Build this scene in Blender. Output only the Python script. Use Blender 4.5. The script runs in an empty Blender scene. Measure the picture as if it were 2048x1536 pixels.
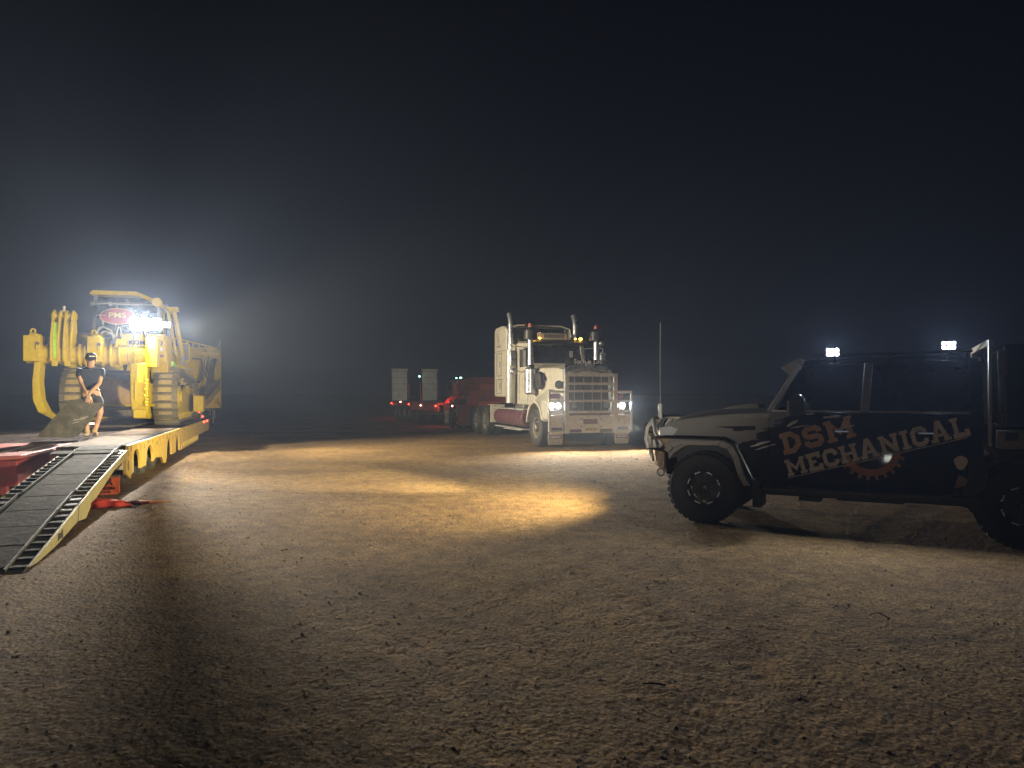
import bpy, math, random
import numpy as np
from mathutils import Vector, Matrix
random.seed(7)
PI = math.pi
sc = bpy.context.scene
COL = sc.collection

# ------------------------------------------------------------------ camera, world, exposure
cam_d = bpy.data.cameras.new('camera')
cam_d.sensor_width = 36.0
cam_d.lens = 36.0 * 1450 / 2048
cam_d.shift_y = 20 / 2048
cam_d.clip_start = 0.05
cam_d.clip_end = 2000
cam = bpy.data.objects.new('camera', cam_d)
COL.objects.link(cam)
cam.location = (0, 0, 1.6)
cam.rotation_euler = (PI / 2, 0, 0)
sc.camera = cam
sc.view_settings.view_transform = 'Standard'
sc.view_settings.look = 'None'
sc.view_settings.exposure = 0.0
sc.view_settings.gamma = 1.0
sc.cycles.use_denoising = True
sc.cycles.max_bounces = 6
sc.cycles.volume_bounces = 0
sc.cycles.diffuse_bounces = 3
sc.cycles.glossy_bounces = 3
sc.cycles.sample_clamp_indirect = 4.0
sc.cycles.caustics_reflective = False
sc.cycles.caustics_refractive = False
world = bpy.data.worlds.new('World')
sc.world = world
world.use_nodes = True
wn = world.node_tree.nodes
wn['Background'].inputs[0].default_value = (0.30, 0.40, 0.85, 1)   # moonless night sky
wn['Background'].inputs[1].default_value = 0.0045

# light strengths, all in one place
P_DOZER = 2000.0       # work lamp cluster on the bulldozer
P_UTE_HEAD = 1450.0   # ute front beams (warm), set at the added driving lamps
P_UTE_ROOF = 140.0     # each roof flood lamp of the ute
P_TRUCK = 1100.0       # each truck headlamp
P_FLOOD = 3400.0
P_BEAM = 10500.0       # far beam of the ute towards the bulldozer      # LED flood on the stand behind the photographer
HAZE = 0.0020
GLOW_CLOUD = 0.0058

# ------------------------------------------------------------------ materials
def M(name, col, rough=0.5, metal=0.0, dust=0.0, dcol=(.26, .20, .12), bump=0.0, bscale=40, coat=0.0, emit=None, estr=0.0, var=0.12, spec=0.5, dscale=2.5, grime=None):
    if grime is None: grime = .55 if dust >= .3 else (.3 if dust > .12 else 0)
    m = bpy.data.materials.new(name)
    m.use_nodes = True
    nt = m.node_tree
    b = nt.nodes['Principled BSDF']
    b.inputs['Roughness'].default_value = rough
    b.inputs['Metallic'].default_value = metal
    b.inputs['Specular IOR Level'].default_value = spec
    b.inputs['Coat Weight'].default_value = coat
    b.inputs['Coat Roughness'].default_value = 0.04
    tc = nt.nodes.new('ShaderNodeTexCoord')
    n1 = nt.nodes.new('ShaderNodeTexNoise')
    n1.inputs['Scale'].default_value = dscale
    n1.inputs['Detail'].default_value = 8
    n1.inputs['Roughness'].default_value = 0.65
    nt.links.new(tc.outputs['Object'], n1.inputs['Vector'])
    # large soft variation of the paint itself
    n2 = nt.nodes.new('ShaderNodeTexNoise')
    n2.inputs['Scale'].default_value = 11
    n2.inputs['Detail'].default_value = 5
    nt.links.new(tc.outputs['Object'], n2.inputs['Vector'])
    hsv = nt.nodes.new('ShaderNodeHueSaturation')
    hsv.inputs['Color'].default_value = (*col, 1)
    mr = nt.nodes.new('ShaderNodeMapRange')
    mr.inputs[1].default_value = .3; mr.inputs[2].default_value = .7
    mr.inputs[3].default_value = 1 - var; mr.inputs[4].default_value = 1 + var
    nt.links.new(n2.outputs['Fac'], mr.inputs[0])
    nt.links.new(mr.outputs[0], hsv.inputs['Value'])
    mix = nt.nodes.new('ShaderNodeMix'); mix.data_type = 'RGBA'
    rp = nt.nodes.new('ShaderNodeMapRange')
    rp.inputs[1].default_value = .42; rp.inputs[2].default_value = .66
    rp.inputs[3].default_value = dust * .25; rp.inputs[4].default_value = min(1, dust * 1.2)
    nt.links.new(n1.outputs['Fac'], rp.inputs[0])
    nt.links.new(rp.outputs[0], mix.inputs[0])
    nt.links.new(hsv.outputs[0], mix.inputs[6])
    mix.inputs[7].default_value = (*dcol, 1)
    out = mix.outputs[2]
    if grime > 0:
        mpg = nt.nodes.new('ShaderNodeMapping'); mpg.inputs['Scale'].default_value = (1, 1, .35)
        ng = nt.nodes.new('ShaderNodeTexNoise'); ng.inputs['Scale'].default_value = 9; ng.inputs['Detail'].default_value = 10; ng.inputs['Roughness'].default_value = .75
        nt.links.new(tc.outputs['Object'], mpg.inputs[0]); nt.links.new(mpg.outputs[0], ng.inputs['Vector'])
        gr = nt.nodes.new('ShaderNodeMapRange'); gr.inputs[1].default_value = .52; gr.inputs[2].default_value = .70; gr.inputs[3].default_value = 0; gr.inputs[4].default_value = grime
        nt.links.new(ng.outputs['Fac'], gr.inputs[0])
        mg = nt.nodes.new('ShaderNodeMix'); mg.data_type = 'RGBA'; nt.links.new(gr.outputs[0], mg.inputs[0]); nt.links.new(out, mg.inputs[6])
        mg.inputs[7].default_value = (col[0] * .25 + .02, col[1] * .22 + .015, col[2] * .2 + .01, 1)
        out = mg.outputs[2]
    nt.links.new(out, b.inputs['Base Color'])
    if dust > 0:
        r2 = nt.nodes.new('ShaderNodeMapRange')
        r2.inputs[3].default_value = rough; r2.inputs[4].default_value = max(rough, .8)
        nt.links.new(rp.outputs[0], r2.inputs[0])
        nt.links.new(r2.outputs[0], b.inputs['Roughness'])
    if bump > 0:
        bn = nt.nodes.new('ShaderNodeBump'); bn.inputs['Strength'].default_value = bump
        bn.inputs['Distance'].default_value = 0.01
        n3 = nt.nodes.new('ShaderNodeTexNoise'); n3.inputs['Scale'].default_value = bscale; n3.inputs['Detail'].default_value = 6
        nt.links.new(tc.outputs['Object'], n3.inputs['Vector'])
        nt.links.new(n3.outputs['Fac'], bn.inputs['Height'])
        nt.links.new(bn.outputs[0], b.inputs['Normal'])
    if emit:
        b.inputs['Emission Color'].default_value = (*emit, 1)
        b.inputs['Emission Strength'].default_value = estr
    return m

DUST = (.27, .20, .12)
yellow = M('dozer_yellow', (.60, .42, .003), .55, 0, .14, (.34, .22, .07), .25, 30, spec=.2)
yellow_dk = M('ripper_yellow', (.60, .43, .005), .55, 0, .2, (.36, .25, .08), .3, 25, spec=.2)
shoe_m = M('worn_track_steel', (.20, .17, .12), .5, .5, .6, (.34, .27, .15), .6, 30)
dozer_dark = M('dozer_grey_steel', (.09, .085, .08), .55, .3, .6, DUST, .3)
brown_steel = M('scuffed_brown_steel', (.42, .25, .08), .5, 0, .4, DUST, .4)
glass_dk = M('dark_glass', (.012, .014, .018), .06, 0, .05, DUST, 0, coat=.4)
rubber = M('tyre_rubber', (.022, .021, .020), .75, 0, .75, (.10, .085, .06), .4, 60)
rubber_ute = M('ute_tyre_rubber', (.010, .010, .011), .7, 0, .25, (.03, .027, .022), .3, 60)
rim_m = M('painted_steel_rim', (.42, .38, .33), .45, .2, .6, DUST)
rim_blk = M('black_alloy_rim', (.012, .012, .014), .3, .3, .1)
steel = M('grey_steel', (.22, .21, .20), .45, .6, .4, DUST, .3)
chrome = M('chrome', (.75, .76, .78), .22, .85, .3, (.3, .26, .2))
chrome_dull = M('weathered_stainless', (.5, .5, .47), .42, .6, .4, (.3, .26, .2))
cream = M('cream_truck_paint', (.60, .54, .43), .32, 0, .35, (.38, .31, .21), .05, coat=.3)
white_bar = M('dusty_white_bullbar', (.62, .60, .56), .35, .2, .3, (.4, .34, .25), .05)
maroon = M('maroon_paint', (.13, .03, .05), .4, 0, .5, (.16, .11, .09))
purple = M('purple_decal', (.09, .05, .14), .4, 0, .2)
red = M('red_trailer_paint', (.52, .05, .045), .5, 0, .5, (.24, .13, .09), .2)
red_dk = M('faded_red_paint', (.50, .075, .06), .55, 0, .55, (.22, .14, .10), .2)
trl_yellow = M('trailer_side_paint', (.64, .42, .06), .5, 0, .4, (.42, .32, .17), .35, 20)
trl_deck = M('worn_deck_steel', (.07, .05, .04), .9, 0, .75, (.24, .17, .10), .9, 22, spec=.1, dscale=4)
ramp_deck = M('scraped_ramp_steel', (.028, .024, .02), .9, 0, .9, (.135, .11, .078), .9, 14, dscale=6, spec=.08)
ramp_cleat = M('dark_cleat_steel', (.05, .05, .048), .5, .5, .5, (.2, .18, .13), .5)
ramp_side = M('pale_yellow_ramp_side', (.46, .38, .13), .6, 0, .45, (.40, .34, .2), .3)
ramp_white = M('pale_grey_ramp', (.50, .48, .42), .5, .2, .45, (.36, .3, .2), .3)
blackp = M('black_plastic', (.014, .014, .016), .5, 0, .25, (.05, .045, .035))
black_gloss = M('black_gloss_paint', (.010, .010, .013), .16, 0, .12, (.04, .036, .03), coat=.5)
lime = M('fluorescent_lime_tape', (.45, .75, .02), .5, 0, .05)
sign_red = M('sign_red', (.45, .05, .04), .5, 0, .15)
gold = M('gold_lettering', (.65, .45, .14), .5, 0, .1)
navy_txt = M('navy_lettering', (.02, .03, .14), .5, 0, 0, spec=.2)
black_txt = M('black_lettering', (.02, .015, .015), .6, 0, 0, spec=.2)
white_txt = M('white_lettering', (.75, .75, .75), .5, 0, .05)
orange_flap = M('fluorescent_orange_vinyl', (.85, .14, .03), .5, 0, .3, (.5, .25, .12))
orange_cloth = M('fluorescent_orange_cloth', (.75, .06, .035), .8, 0, .15, (.3, .12, .08), .8, 60)
mat_rubber = M('worn_rubber_mat', (.035, .032, .026), .9, 0, .7, (.12, .10, .065), .8, 14, dscale=5)
plate_m = M('number_plate', (.60, .56, .38), .45, 0, .1)
hose_m = M('black_hose', (.05, .05, .06), .4, 0, .3, (.2, .18, .14))
hose_grey = M('grey_hose', (.45, .44, .40), .4, .2, .2)
silver_paint = M('silver_ute_paint', (.24, .225, .20), .35, .1, .4, (.25, .2, .14), coat=.3)
sticker_tan = M('tan_sticker', (.30, .22, .13), .6, 0, .1)
txt_tan = M('tan_lettering', (.78, .52, .30), .55, 0, .1)
txt_grey = M('pale_grey_lettering', (.85, .80, .72), .55, 0, .1)
gear_m = M('orange_gear_decal', (.52, .24, .11), .55, 0, .15)
lamp_clear = M('clear_lens', (.55, .56, .56), .12, 0, .1, coat=.6)
lamp_blk = M('lamp_housing', (.02, .02, .022), .4, .3, .2)
e_white = M('lit_led_white', (.9, .95, 1), .4, emit=(.70, .80, 1.0), estr=320)
e_dozer = M('lit_led_dozer', (.9, .95, 1), .4, emit=(.86, .95, 1.0), estr=500)
e_head = M('lit_headlamp', (1, .95, .85), .4, emit=(1.0, .95, .80), estr=140)
e_headlow = M('dim_headlamp', (1, .98, .9), .4, emit=(.9, .95, 1.0), estr=8)
e_utehead = M('lit_ute_headlamp', (1, .9, .7), .4, emit=(1.0, .86, .6), estr=3.5)
e_glint = M('lit_flood_led', (1, 1, .9), .4, emit=(.95, 1.0, .85), estr=45)
e_amber = M('lit_amber_lamp', (1, .5, .05), .4, emit=(1, .50, .05), estr=14)
e_red = M('lit_red_marker', (1, .05, .03), .4, emit=(1, .06, .03), estr=9)
e_redhot = M('lit_red_marker_core', (1, .3, .2), .4, emit=(1, .45, .3), estr=16)
e_cold = M('lit_cold_lamp', (.5, 1, .8), .4, emit=(.45, 1.0, .8), estr=5)
skin = M('skin', (.50, .29, .19), .6, 0, .15, (.3, .2, .13))
shirt_m = M('navy_shirt', (.012, .022, .055), .85, 0, .1, (.12, .11, .1), .5, 40)
shorts_m = M('dark_shorts', (.022, .025, .038), .9, 0, .1)
boot_m = M('tan_boot', (.42, .28, .13), .75, 0, .3)
hair_m = M('dark_hair', (.02, .015, .012), .8)

# wrap of the ute: silver front, black rear, torn diagonal boundary (printed film)
def wrap_material():
    m = M('ute_wrap', (.010, .011, .017), .5, 0, 0.0, coat=.5, var=.05, spec=.15)
    nt = m.node_tree; b = nt.nodes['Principled BSDF']
    src = b.inputs['Base Color'].links[0].from_socket
    tc = nt.nodes.new('ShaderNodeTexCoord'); sep = nt.nodes.new('ShaderNodeSeparateXYZ')
    nt.links.new(tc.outputs['Object'], sep.inputs[0])
    n = nt.nodes.new('ShaderNodeTexNoise'); n.inputs['Scale'].default_value = 5; n.inputs['Detail'].default_value = 9; n.inputs['Roughness'].default_value = .7
    mp = nt.nodes.new('ShaderNodeMapping'); mp.inputs['Scale'].default_value = (.5, .5, 2.4); mp.inputs['Rotation'].default_value = (0, .4, 0)
    nt.links.new(tc.outputs['Object'], mp.inputs[0]); nt.links.new(mp.outputs[0], n.inputs['Vector'])
    # value = x*.62 + z + noise : silver when large (towards front and top)
    m1 = nt.nodes.new('ShaderNodeMath'); m1.operation = 'MULTIPLY_ADD'; m1.inputs[1].default_value = .66
    nt.links.new(sep.outputs[0], m1.inputs[0]); nt.links.new(sep.outputs[2], m1.inputs[2])
    m2 = nt.nodes.new('ShaderNodeMath'); m2.operation = 'MULTIPLY_ADD'; m2.inputs[1].default_value = .5
    nt.links.new(n.outputs['Fac'], m2.inputs[0]); nt.links.new(m1.outputs[0], m2.inputs[2])
    m3 = nt.nodes.new('ShaderNodeMath'); m3.operation = 'GREATER_THAN'; m3.inputs[1].default_value = .93
    nt.links.new(m2.outputs[0], m3.inputs[0])
    mx = nt.nodes.new('ShaderNodeMix'); mx.data_type = 'RGBA'
    nt.links.new(m3.outputs[0], mx.inputs[0]); nt.links.new(src, mx.inputs[6]); mx.inputs[7].default_value = (.24, .225, .20, 1)
    nt.links.new(mx.outputs[2], b.inputs['Base Color'])
    return m
wrap = wrap_material()

# ------------------------------------------------------------------ mesh builder
class MB:
    def __init__(s, off=(0, 0, 0)):
        s.v = []; s.f = []; s.mi = []; s.off = Vector(off); s.cur = 0
    def add(s, vs, fs):
        b = len(s.v); s.v += [Vector(p) - s.off for p in vs]
        for f in fs: s.f.append(tuple(b + i for i in f)); s.mi.append(s.cur)
        return s
    def box(s, x0, x1, y0, y1, z0, z1):
        x0, x1 = sorted((x0, x1)); y0, y1 = sorted((y0, y1)); z0, z1 = sorted((z0, z1))
        return s.add([(x0, y0, z0), (x1, y0, z0), (x1, y1, z0), (x0, y1, z0), (x0, y0, z1), (x1, y0, z1), (x1, y1, z1), (x0, y1, z1)],
                     [(0, 3, 2, 1), (4, 5, 6, 7), (0, 1, 5, 4), (1, 2, 6, 5), (2, 3, 7, 6), (3, 0, 4, 7)])
    def obox(s, c, size, R):
        h = Vector(size) / 2; c = Vector(c); vs = []
        for z in (-1, 1):
            for (x, y) in ((-1, -1), (1, -1), (1, 1), (-1, 1)):
                vs.append(c + R @ Vector((x * h.x, y * h.y, z * h.z)))
        return s.add(vs, [(0, 3, 2, 1), (4, 5, 6, 7), (0, 1, 5, 4), (1, 2, 6, 5), (2, 3, 7, 6), (3, 0, 4, 7)])
    def beam(s, p, q, w, h):       # box from p to q, w across, h upright
        p = Vector(p); q = Vector(q); d = (q - p); L = d.length; d.normalize()
        up = Vector((0, 0, 1)) if abs(d.z) < .95 else Vector((1, 0, 0))
        side = d.cross(up).normalized(); up = side.cross(d)
        R = Matrix((d, side, up)).transposed()
        return s.obox((p + q) / 2, (L, w, h), R)
    def prism(s, pts, axis, a, b):
        n = len(pts)
        def P(u, v, w):
            return {'x': (w, u, v), 'y': (u, w, v), 'z': (u, v, w)}[axis]
        vs = [P(u, v, a) for u, v in pts] + [P(u, v, b) for u, v in pts]
        fs = [tuple(range(n)), tuple(range(2 * n - 1, n - 1, -1))]
        for i in range(n):
            j = (i + 1) % n; fs.append((i, i + n, j + n, j))
        return s.add(vs, fs)
    def loft(s, secs, cap=True, closed=True):
        n = len(secs[0]); vs = [p for sec in secs for p in sec]; fs = []
        for k in range(len(secs) - 1):
            for i in range(n if closed else n - 1):
                j = (i + 1) % n
                fs.append((k * n + i, k * n + j, (k + 1) * n + j, (k + 1) * n + i))
        if cap:
            fs.append(tuple(range(n - 1, -1, -1))); fs.append(tuple((len(secs) - 1) * n + i for i in range(n)))
        return s.add(vs, fs)
    def cyl(s, p, q, r, n=14, r2=None):
        r2 = r if r2 is None else r2
        p = Vector(p); q = Vector(q); d = (q - p).normalized()
        a = d.orthogonal().normalized(); b = d.cross(a)
        A = [p + (a * math.cos(t) + b * math.sin(t)) * r for t in (2 * PI * i / n for i in range(n))]
        B = [q + (a * math.cos(t) + b * math.sin(t)) * r2 for t in (2 * PI * i / n for i in range(n))]
        return s.loft([A, B])
    def tube(s, pts, r, n=8, closed=False):
        pts = [Vector(p) for p in pts]; secs = []; N = len(pts); a = None
        for i, p in enumerate(pts):
            if closed: d = pts[(i + 1) % N] - pts[i - 1]
            else: d = pts[min(i + 1, N - 1)] - pts[max(i - 1, 0)]
            d.normalize()
            a = d.orthogonal().normalized() if a is None else (a - d * a.dot(d)).normalized()
            b = d.cross(a)
            secs.append([p + (a * math.cos(t) + b * math.sin(t)) * r for t in (2 * PI * k / n for k in range(n))])
        if closed: secs.append(secs[0])
        return s.loft(secs, cap=not closed)
    def lathe(s, prof, c, d, n=24):     # prof: (radius, distance along d)
        c = Vector(c); d = Vector(d).normalized(); a = d.orthogonal().normalized(); b = d.cross(a)
        secs = [[c + d * h + (a * math.cos(t) + b * math.sin(t)) * max(r, 1e-4) for t in (2 * PI * i / n for i in range(n))] for r, h in prof]
        return s.loft(secs, cap=False)
    def sphere(s, c, r, n=12, m=8, sz=(1, 1, 1)):
        secs = []
        for k in range(m + 1):
            t = PI * k / m
            rr = max(math.sin(t), 1e-3) * r
            secs.append([(c[0] + rr * math.cos(2 * PI * i / n) * sz[0], c[1] + rr * math.sin(2 * PI * i / n) * sz[1], c[2] - r * math.cos(t) * sz[2]) for i in range(n)])
        return s.loft(secs)
    def build(s, name, mats, parent=None, bevel=0.0, smooth=35, **props):
        me = bpy.data.meshes.new(name)
        me.from_pydata([tuple(v) for v in s.v], [], s.f)
        if not isinstance(mats, (list, tuple)): mats = [mats]
        for m in mats: me.materials.append(m)
        if len(mats) > 1:
            for p, i in zip(me.polygons, s.mi): p.material_index = i
        me.update()
        import bmesh
        bm = bmesh.new(); bm.from_mesh(me); bmesh.ops.recalc_face_normals(bm, faces=bm.faces); bm.to_mesh(me); bm.free()
        if smooth:
            me.polygons.foreach_set('use_smooth', [True] * len(me.polygons))
            me.set_sharp_from_angle(angle=math.radians(smooth))
        o = bpy.data.objects.new(name, me); COL.objects.link(o)
        if parent: o.parent = parent
        if bevel:
            bv = o.modifiers.new('bevel', 'BEVEL'); bv.width = bevel; bv.segments = 2; bv.limit_method = 'ANGLE'; bv.angle_limit = math.radians(40)
        for k, v in props.items(): o[k] = v
        return o

def arc(cx, cz, r, a0, a1, n):
    return [(cx + r * math.cos(math.radians(a0 + (a1 - a0) * i / n)), cz + r * math.sin(math.radians(a0 + (a1 - a0) * i / n))) for i in range(n + 1)]

def root(name, loc, rz, label, cat, group=None, parent=None):
    o = bpy.data.objects.new(name, None); COL.objects.link(o)
    o.location = loc; o.rotation_euler = (0, 0, rz); o.empty_display_size = .3
    o['label'] = label; o['category'] = cat
    if group: o['group'] = group
    return o

def dup(o, parent=None):                 # copy an object and its children
    c = o.copy(); COL.objects.link(c)
    if parent: c.parent = parent
    for ch in list(o.children):
        if ch.type != 'LIGHT': dup(ch, c)
    return c

def light(kind, parent, loc, target, power, color, size=.06, cone=120, blend=.4, name='lamp_light'):
    d = bpy.data.lights.new(name, kind); d.energy = power; d.color = color
    if kind == 'SPOT':
        d.spot_size = math.radians(cone); d.spot_blend = blend; d.shadow_soft_size = size
    else: d.shadow_soft_size = size
    o = bpy.data.objects.new(name, d); COL.objects.link(o)
    if parent: o.parent = parent
    o.location = loc
    if target is not None:
        o.rotation_euler = (Vector(target) - Vector(loc)).to_track_quat('-Z', 'Y').to_euler()
    return o

def text(body, size, m, parent, origin, right, up, name='lettering', extrude=.002, align='CENTER', shear=0, bold=.012, sx=1.0):
    cu = bpy.data.curves.new(name, 'FONT'); cu.body = body; cu.size = size; cu.extrude = extrude
    cu.align_x = align; cu.align_y = 'CENTER'; cu.offset = bold * size; cu.shear = shear; cu.resolution_u = 3
    tmp = bpy.data.objects.new('tmp', cu); COL.objects.link(tmp)
    me = bpy.data.meshes.new_from_object(tmp)
    bpy.data.objects.remove(tmp)
    r = Vector(right).normalized(); u = Vector(up).normalized(); n = r.cross(u)
    mat = Matrix((r * sx, u, n)).transposed().to_4x4(); mat.translation = Vector(origin)
    me.transform(mat)
    me.materials.clear(); me.materials.append(m)
    o = bpy.data.objects.new(name, me); COL.objects.link(o); o.parent = parent
    return o

# ------------------------------------------------------------------ ground
def vnoise(x, y, seed):
    xi = np.floor(x).astype(np.int64); yi = np.floor(y).astype(np.int64)
    xf = x - xi; yf = y - yi
    u = xf * xf * (3 - 2 * xf); v = yf * yf * (3 - 2 * yf)
    def h(a, b):
        n = (a * 374761393 + b * 668265263 + seed * 1442695041) & 0x7fffffff
        n = ((n ^ (n >> 13)) * 1274126177) & 0x7fffffff
        return ((n ^ (n >> 16)) & 0xffff) / 65535.0
    return (h(xi, yi) * (1 - u) + h(xi + 1, yi) * u) * (1 - v) + (h(xi, yi + 1) * (1 - u) + h(xi + 1, yi + 1) * u) * v - .5

def height(x, y):
    r = np.sqrt(x * x + y * y)
    z = .014 * vnoise(x * .9, y * .9, 1) + .004 * vnoise(x * 2.7, y * 2.7, 2) + .0025 * vnoise(x * 7, y * 7, 3)
    z += np.where(r < 30, 1, 0) * (.0035 * np.abs(vnoise(x * 16, y * 16, 4)) + .005 * vnoise(x * 36, y * 36, 5) + .005 * vnoise(x * 75, y * 75, 11))
    # shallow wheel tracks sweeping across the yard
    for (cx, cy, R, w, a) in ((-30, -6, 33.0, .16, .014), (-30, -6, 34.9, .16, .014), (40, -20, 47.5, .2, .012), (40, -20, 45.6, .2, .012), (6, 60, 47.2, .22, .016), (6, 60, 49.3, .22, .016)):
        d = np.abs(np.sqrt((x - cx) ** 2 + (y - cy) ** 2) - R)
        k = np.clip(1 - d / w, 0, 1); rim = np.exp(-((d - w * 1.25) / .07) ** 2)
        ang = np.arctan2(y - cy, x - cx)
        a *= .45
        z += -a * k * (1 + .35 * np.sign(np.sin(ang * R * 40))) + a * .5 * rim * (1 + vnoise(x * 3, y * 3, 9))
    # loose windrow of gravel beside the trailer wheels
    s = (x + 6.632) * -.301 + (y - 12.473) * .9536; l = -(x + 6.632) * .9536 - (y - 12.473) * .301
    bank = np.exp(-((l + .75 + .25 * vnoise(s * .8, s * 0, 6)) / .3) ** 2) * np.clip(1 - np.abs(s - 3) / 9, 0, 1)
    z += .075 * bank * (.6 + 1.4 * np.abs(vnoise(x * 5, y * 5, 7)) * 2)
    return z

def make_ground():
    th = np.concatenate([np.linspace(-PI, -PI / 2 - .95, 40, endpoint=False), np.linspace(-PI / 2 - .95, -PI / 2 + .95, 950, endpoint=False), np.linspace(-PI / 2 + .95, PI, 90, endpoint=False)]) + PI
    rr = np.concatenate([[.4], np.geomspace(1.5, 45, 560), np.geomspace(50, 900, 24)])
    T, R = np.meshgrid(th, rr)
    X = (R * np.cos(T)).ravel(); Y = (R * np.sin(T)).ravel(); Z = height(X, Y)
    n = len(th); m = len(rr)
    i = np.arange(m - 1)[:, None] * n; j = np.arange(n)[None, :]; j2 = (j + 1) % n
    F = np.stack([i + j, i + j2, i + n + j2, i + n + j], -1).reshape(-1, 4)[:, ::-1]
    me = bpy.data.meshes.new('ground')
    me.vertices.add(len(X)); me.vertices.foreach_set('co', np.stack([X, Y, Z], -1).ravel().astype(np.float32))
    me.loops.add(F.size); me.loops.foreach_set('vertex_index', F.ravel().astype(np.int32))
    me.polygons.add(len(F)); me.polygons.foreach_set('loop_start', np.arange(0, F.size, 4, dtype=np.int32))
    me.polygons.foreach_set('use_smooth', np.ones(len(F), bool))
    me.update(); me.validate()
    # close the hole under the camera
    m_ = bpy.data.materials.new('gravel_earth'); m_.use_nodes = True; nt = m_.node_tree; b = nt.nodes['Principled BSDF']
    b.inputs['Roughness'].default_value = .92; b.inputs['Specular IOR Level'].default_value = .25
    tc = nt.nodes.new('ShaderNodeTexCoord')
    def noise(scale, det, rough=.6):
        q = nt.nodes.new('ShaderNodeTexNoise'); q.inputs['Scale'].default_value = scale; q.inputs['Detail'].default_value = det; q.inputs['Roughness'].default_value = rough
        nt.links.new(tc.outputs['Object'], q.inputs['Vector']); return q
    def ramp(src, stops):
        q = nt.nodes.new('ShaderNodeValToRGB'); e = q.color_ramp.elements
        e[0].position, e[0].color = stops[0][0], (*stops[0][1], 1); e[1].position, e[1].color = stops[1][0], (*stops[1][1], 1)
        for p, c in stops[2:]:
            k = e.new(p); k.color = (*c, 1)
        nt.links.new(src, q.inputs[0]); return q
    big = noise(.55, 7, .6); fine = noise(38, 8, .7); mid = noise(5, 8, .65)
    c1 = ramp(big.outputs['Fac'], [(.32, (.20, .122, .052)), (.68, (.37, .245, .10))])
    c2 = ramp(mid.outputs['Fac'], [(.30, (.50, .48, .46)), (.66, (1.15, 1.12, 1.08))])
    c3 = ramp(fine.outputs['Fac'], [(.34, (.45, .42, .40)), (.62, (1.25, 1.22, 1.18))])
    mul = nt.nodes.new('ShaderNodeMix'); mul.data_type = 'RGBA'; mul.blend_type = 'MULTIPLY'; mul.inputs[0].default_value = 1
    nt.links.new(c1.outputs[0], mul.inputs[6]); nt.links.new(c2.outputs[0], mul.inputs[7])
    mul2 = nt.nodes.new('ShaderNodeMix'); mul2.data_type = 'RGBA'; mul2.blend_type = 'MULTIPLY'; mul2.inputs[0].default_value = 1
    nt.links.new(mul.outputs[2], mul2.inputs[6]); nt.links.new(c3.outputs[0], mul2.inputs[7])
    spk = nt.nodes.new('ShaderNodeTexVoronoi'); spk.inputs['Scale'].default_value = 85; nt.links.new(tc.outputs['Object'], spk.inputs['Vector'])
    sv = nt.nodes.new('ShaderNodeSeparateColor'); nt.links.new(spk.outputs['Color'], sv.inputs[0])
    c4 = ramp(sv.outputs[0], [(.0, (.42, .40, .38)), (.9, (1.35, 1.3, 1.22))])
    mul3 = nt.nodes.new('ShaderNodeMix'); mul3.data_type = 'RGBA'; mul3.blend_type = 'MULTIPLY'; mul3.inputs[0].default_value = .85
    nt.links.new(mul2.outputs[2], mul3.inputs[6]); nt.links.new(c4.outputs[0], mul3.inputs[7])
    nt.links.new(mul3.outputs[2], b.inputs['Base Color'])
    vo = nt.nodes.new('ShaderNodeTexVoronoi'); vo.inputs['Scale'].default_value = 30; nt.links.new(tc.outputs['Object'], vo.inputs['Vector'])
    inv = nt.nodes.new('ShaderNodeMath'); inv.operation = 'MULTIPLY_ADD'; inv.inputs[1].default_value = -.8; inv.inputs[2].default_value = .5
    nt.links.new(vo.outputs['Distance'], inv.inputs[0])
    ad = nt.nodes.new('ShaderNodeMath'); ad.operation = 'ADD'
    nt.links.new(inv.outputs[0], ad.inputs[0]); nt.links.new(fine.outputs['Fac'], ad.inputs[1])
    ad2 = nt.nodes.new('ShaderNodeMath'); ad2.operation = 'MULTIPLY_ADD'; ad2.inputs[1].default_value = 1.6
    nt.links.new(mid.outputs['Fac'], ad2.inputs[0]); nt.links.new(ad.outputs[0], ad2.inputs[2])
    bn = nt.nodes.new('ShaderNodeBump'); bn.inputs['Strength'].default_value = .8; bn.inputs['Distance'].default_value = .013
    nt.links.new(ad2.outputs[0], bn.inputs['Height']); nt.links.new(bn.outputs[0], b.inputs['Normal'])
    me.materials.append(m_)
    o = bpy.data.objects.new('ground', me); COL.objects.link(o); o['kind'] = 'structure'
    return m_
gravel_m = make_ground()

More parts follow.
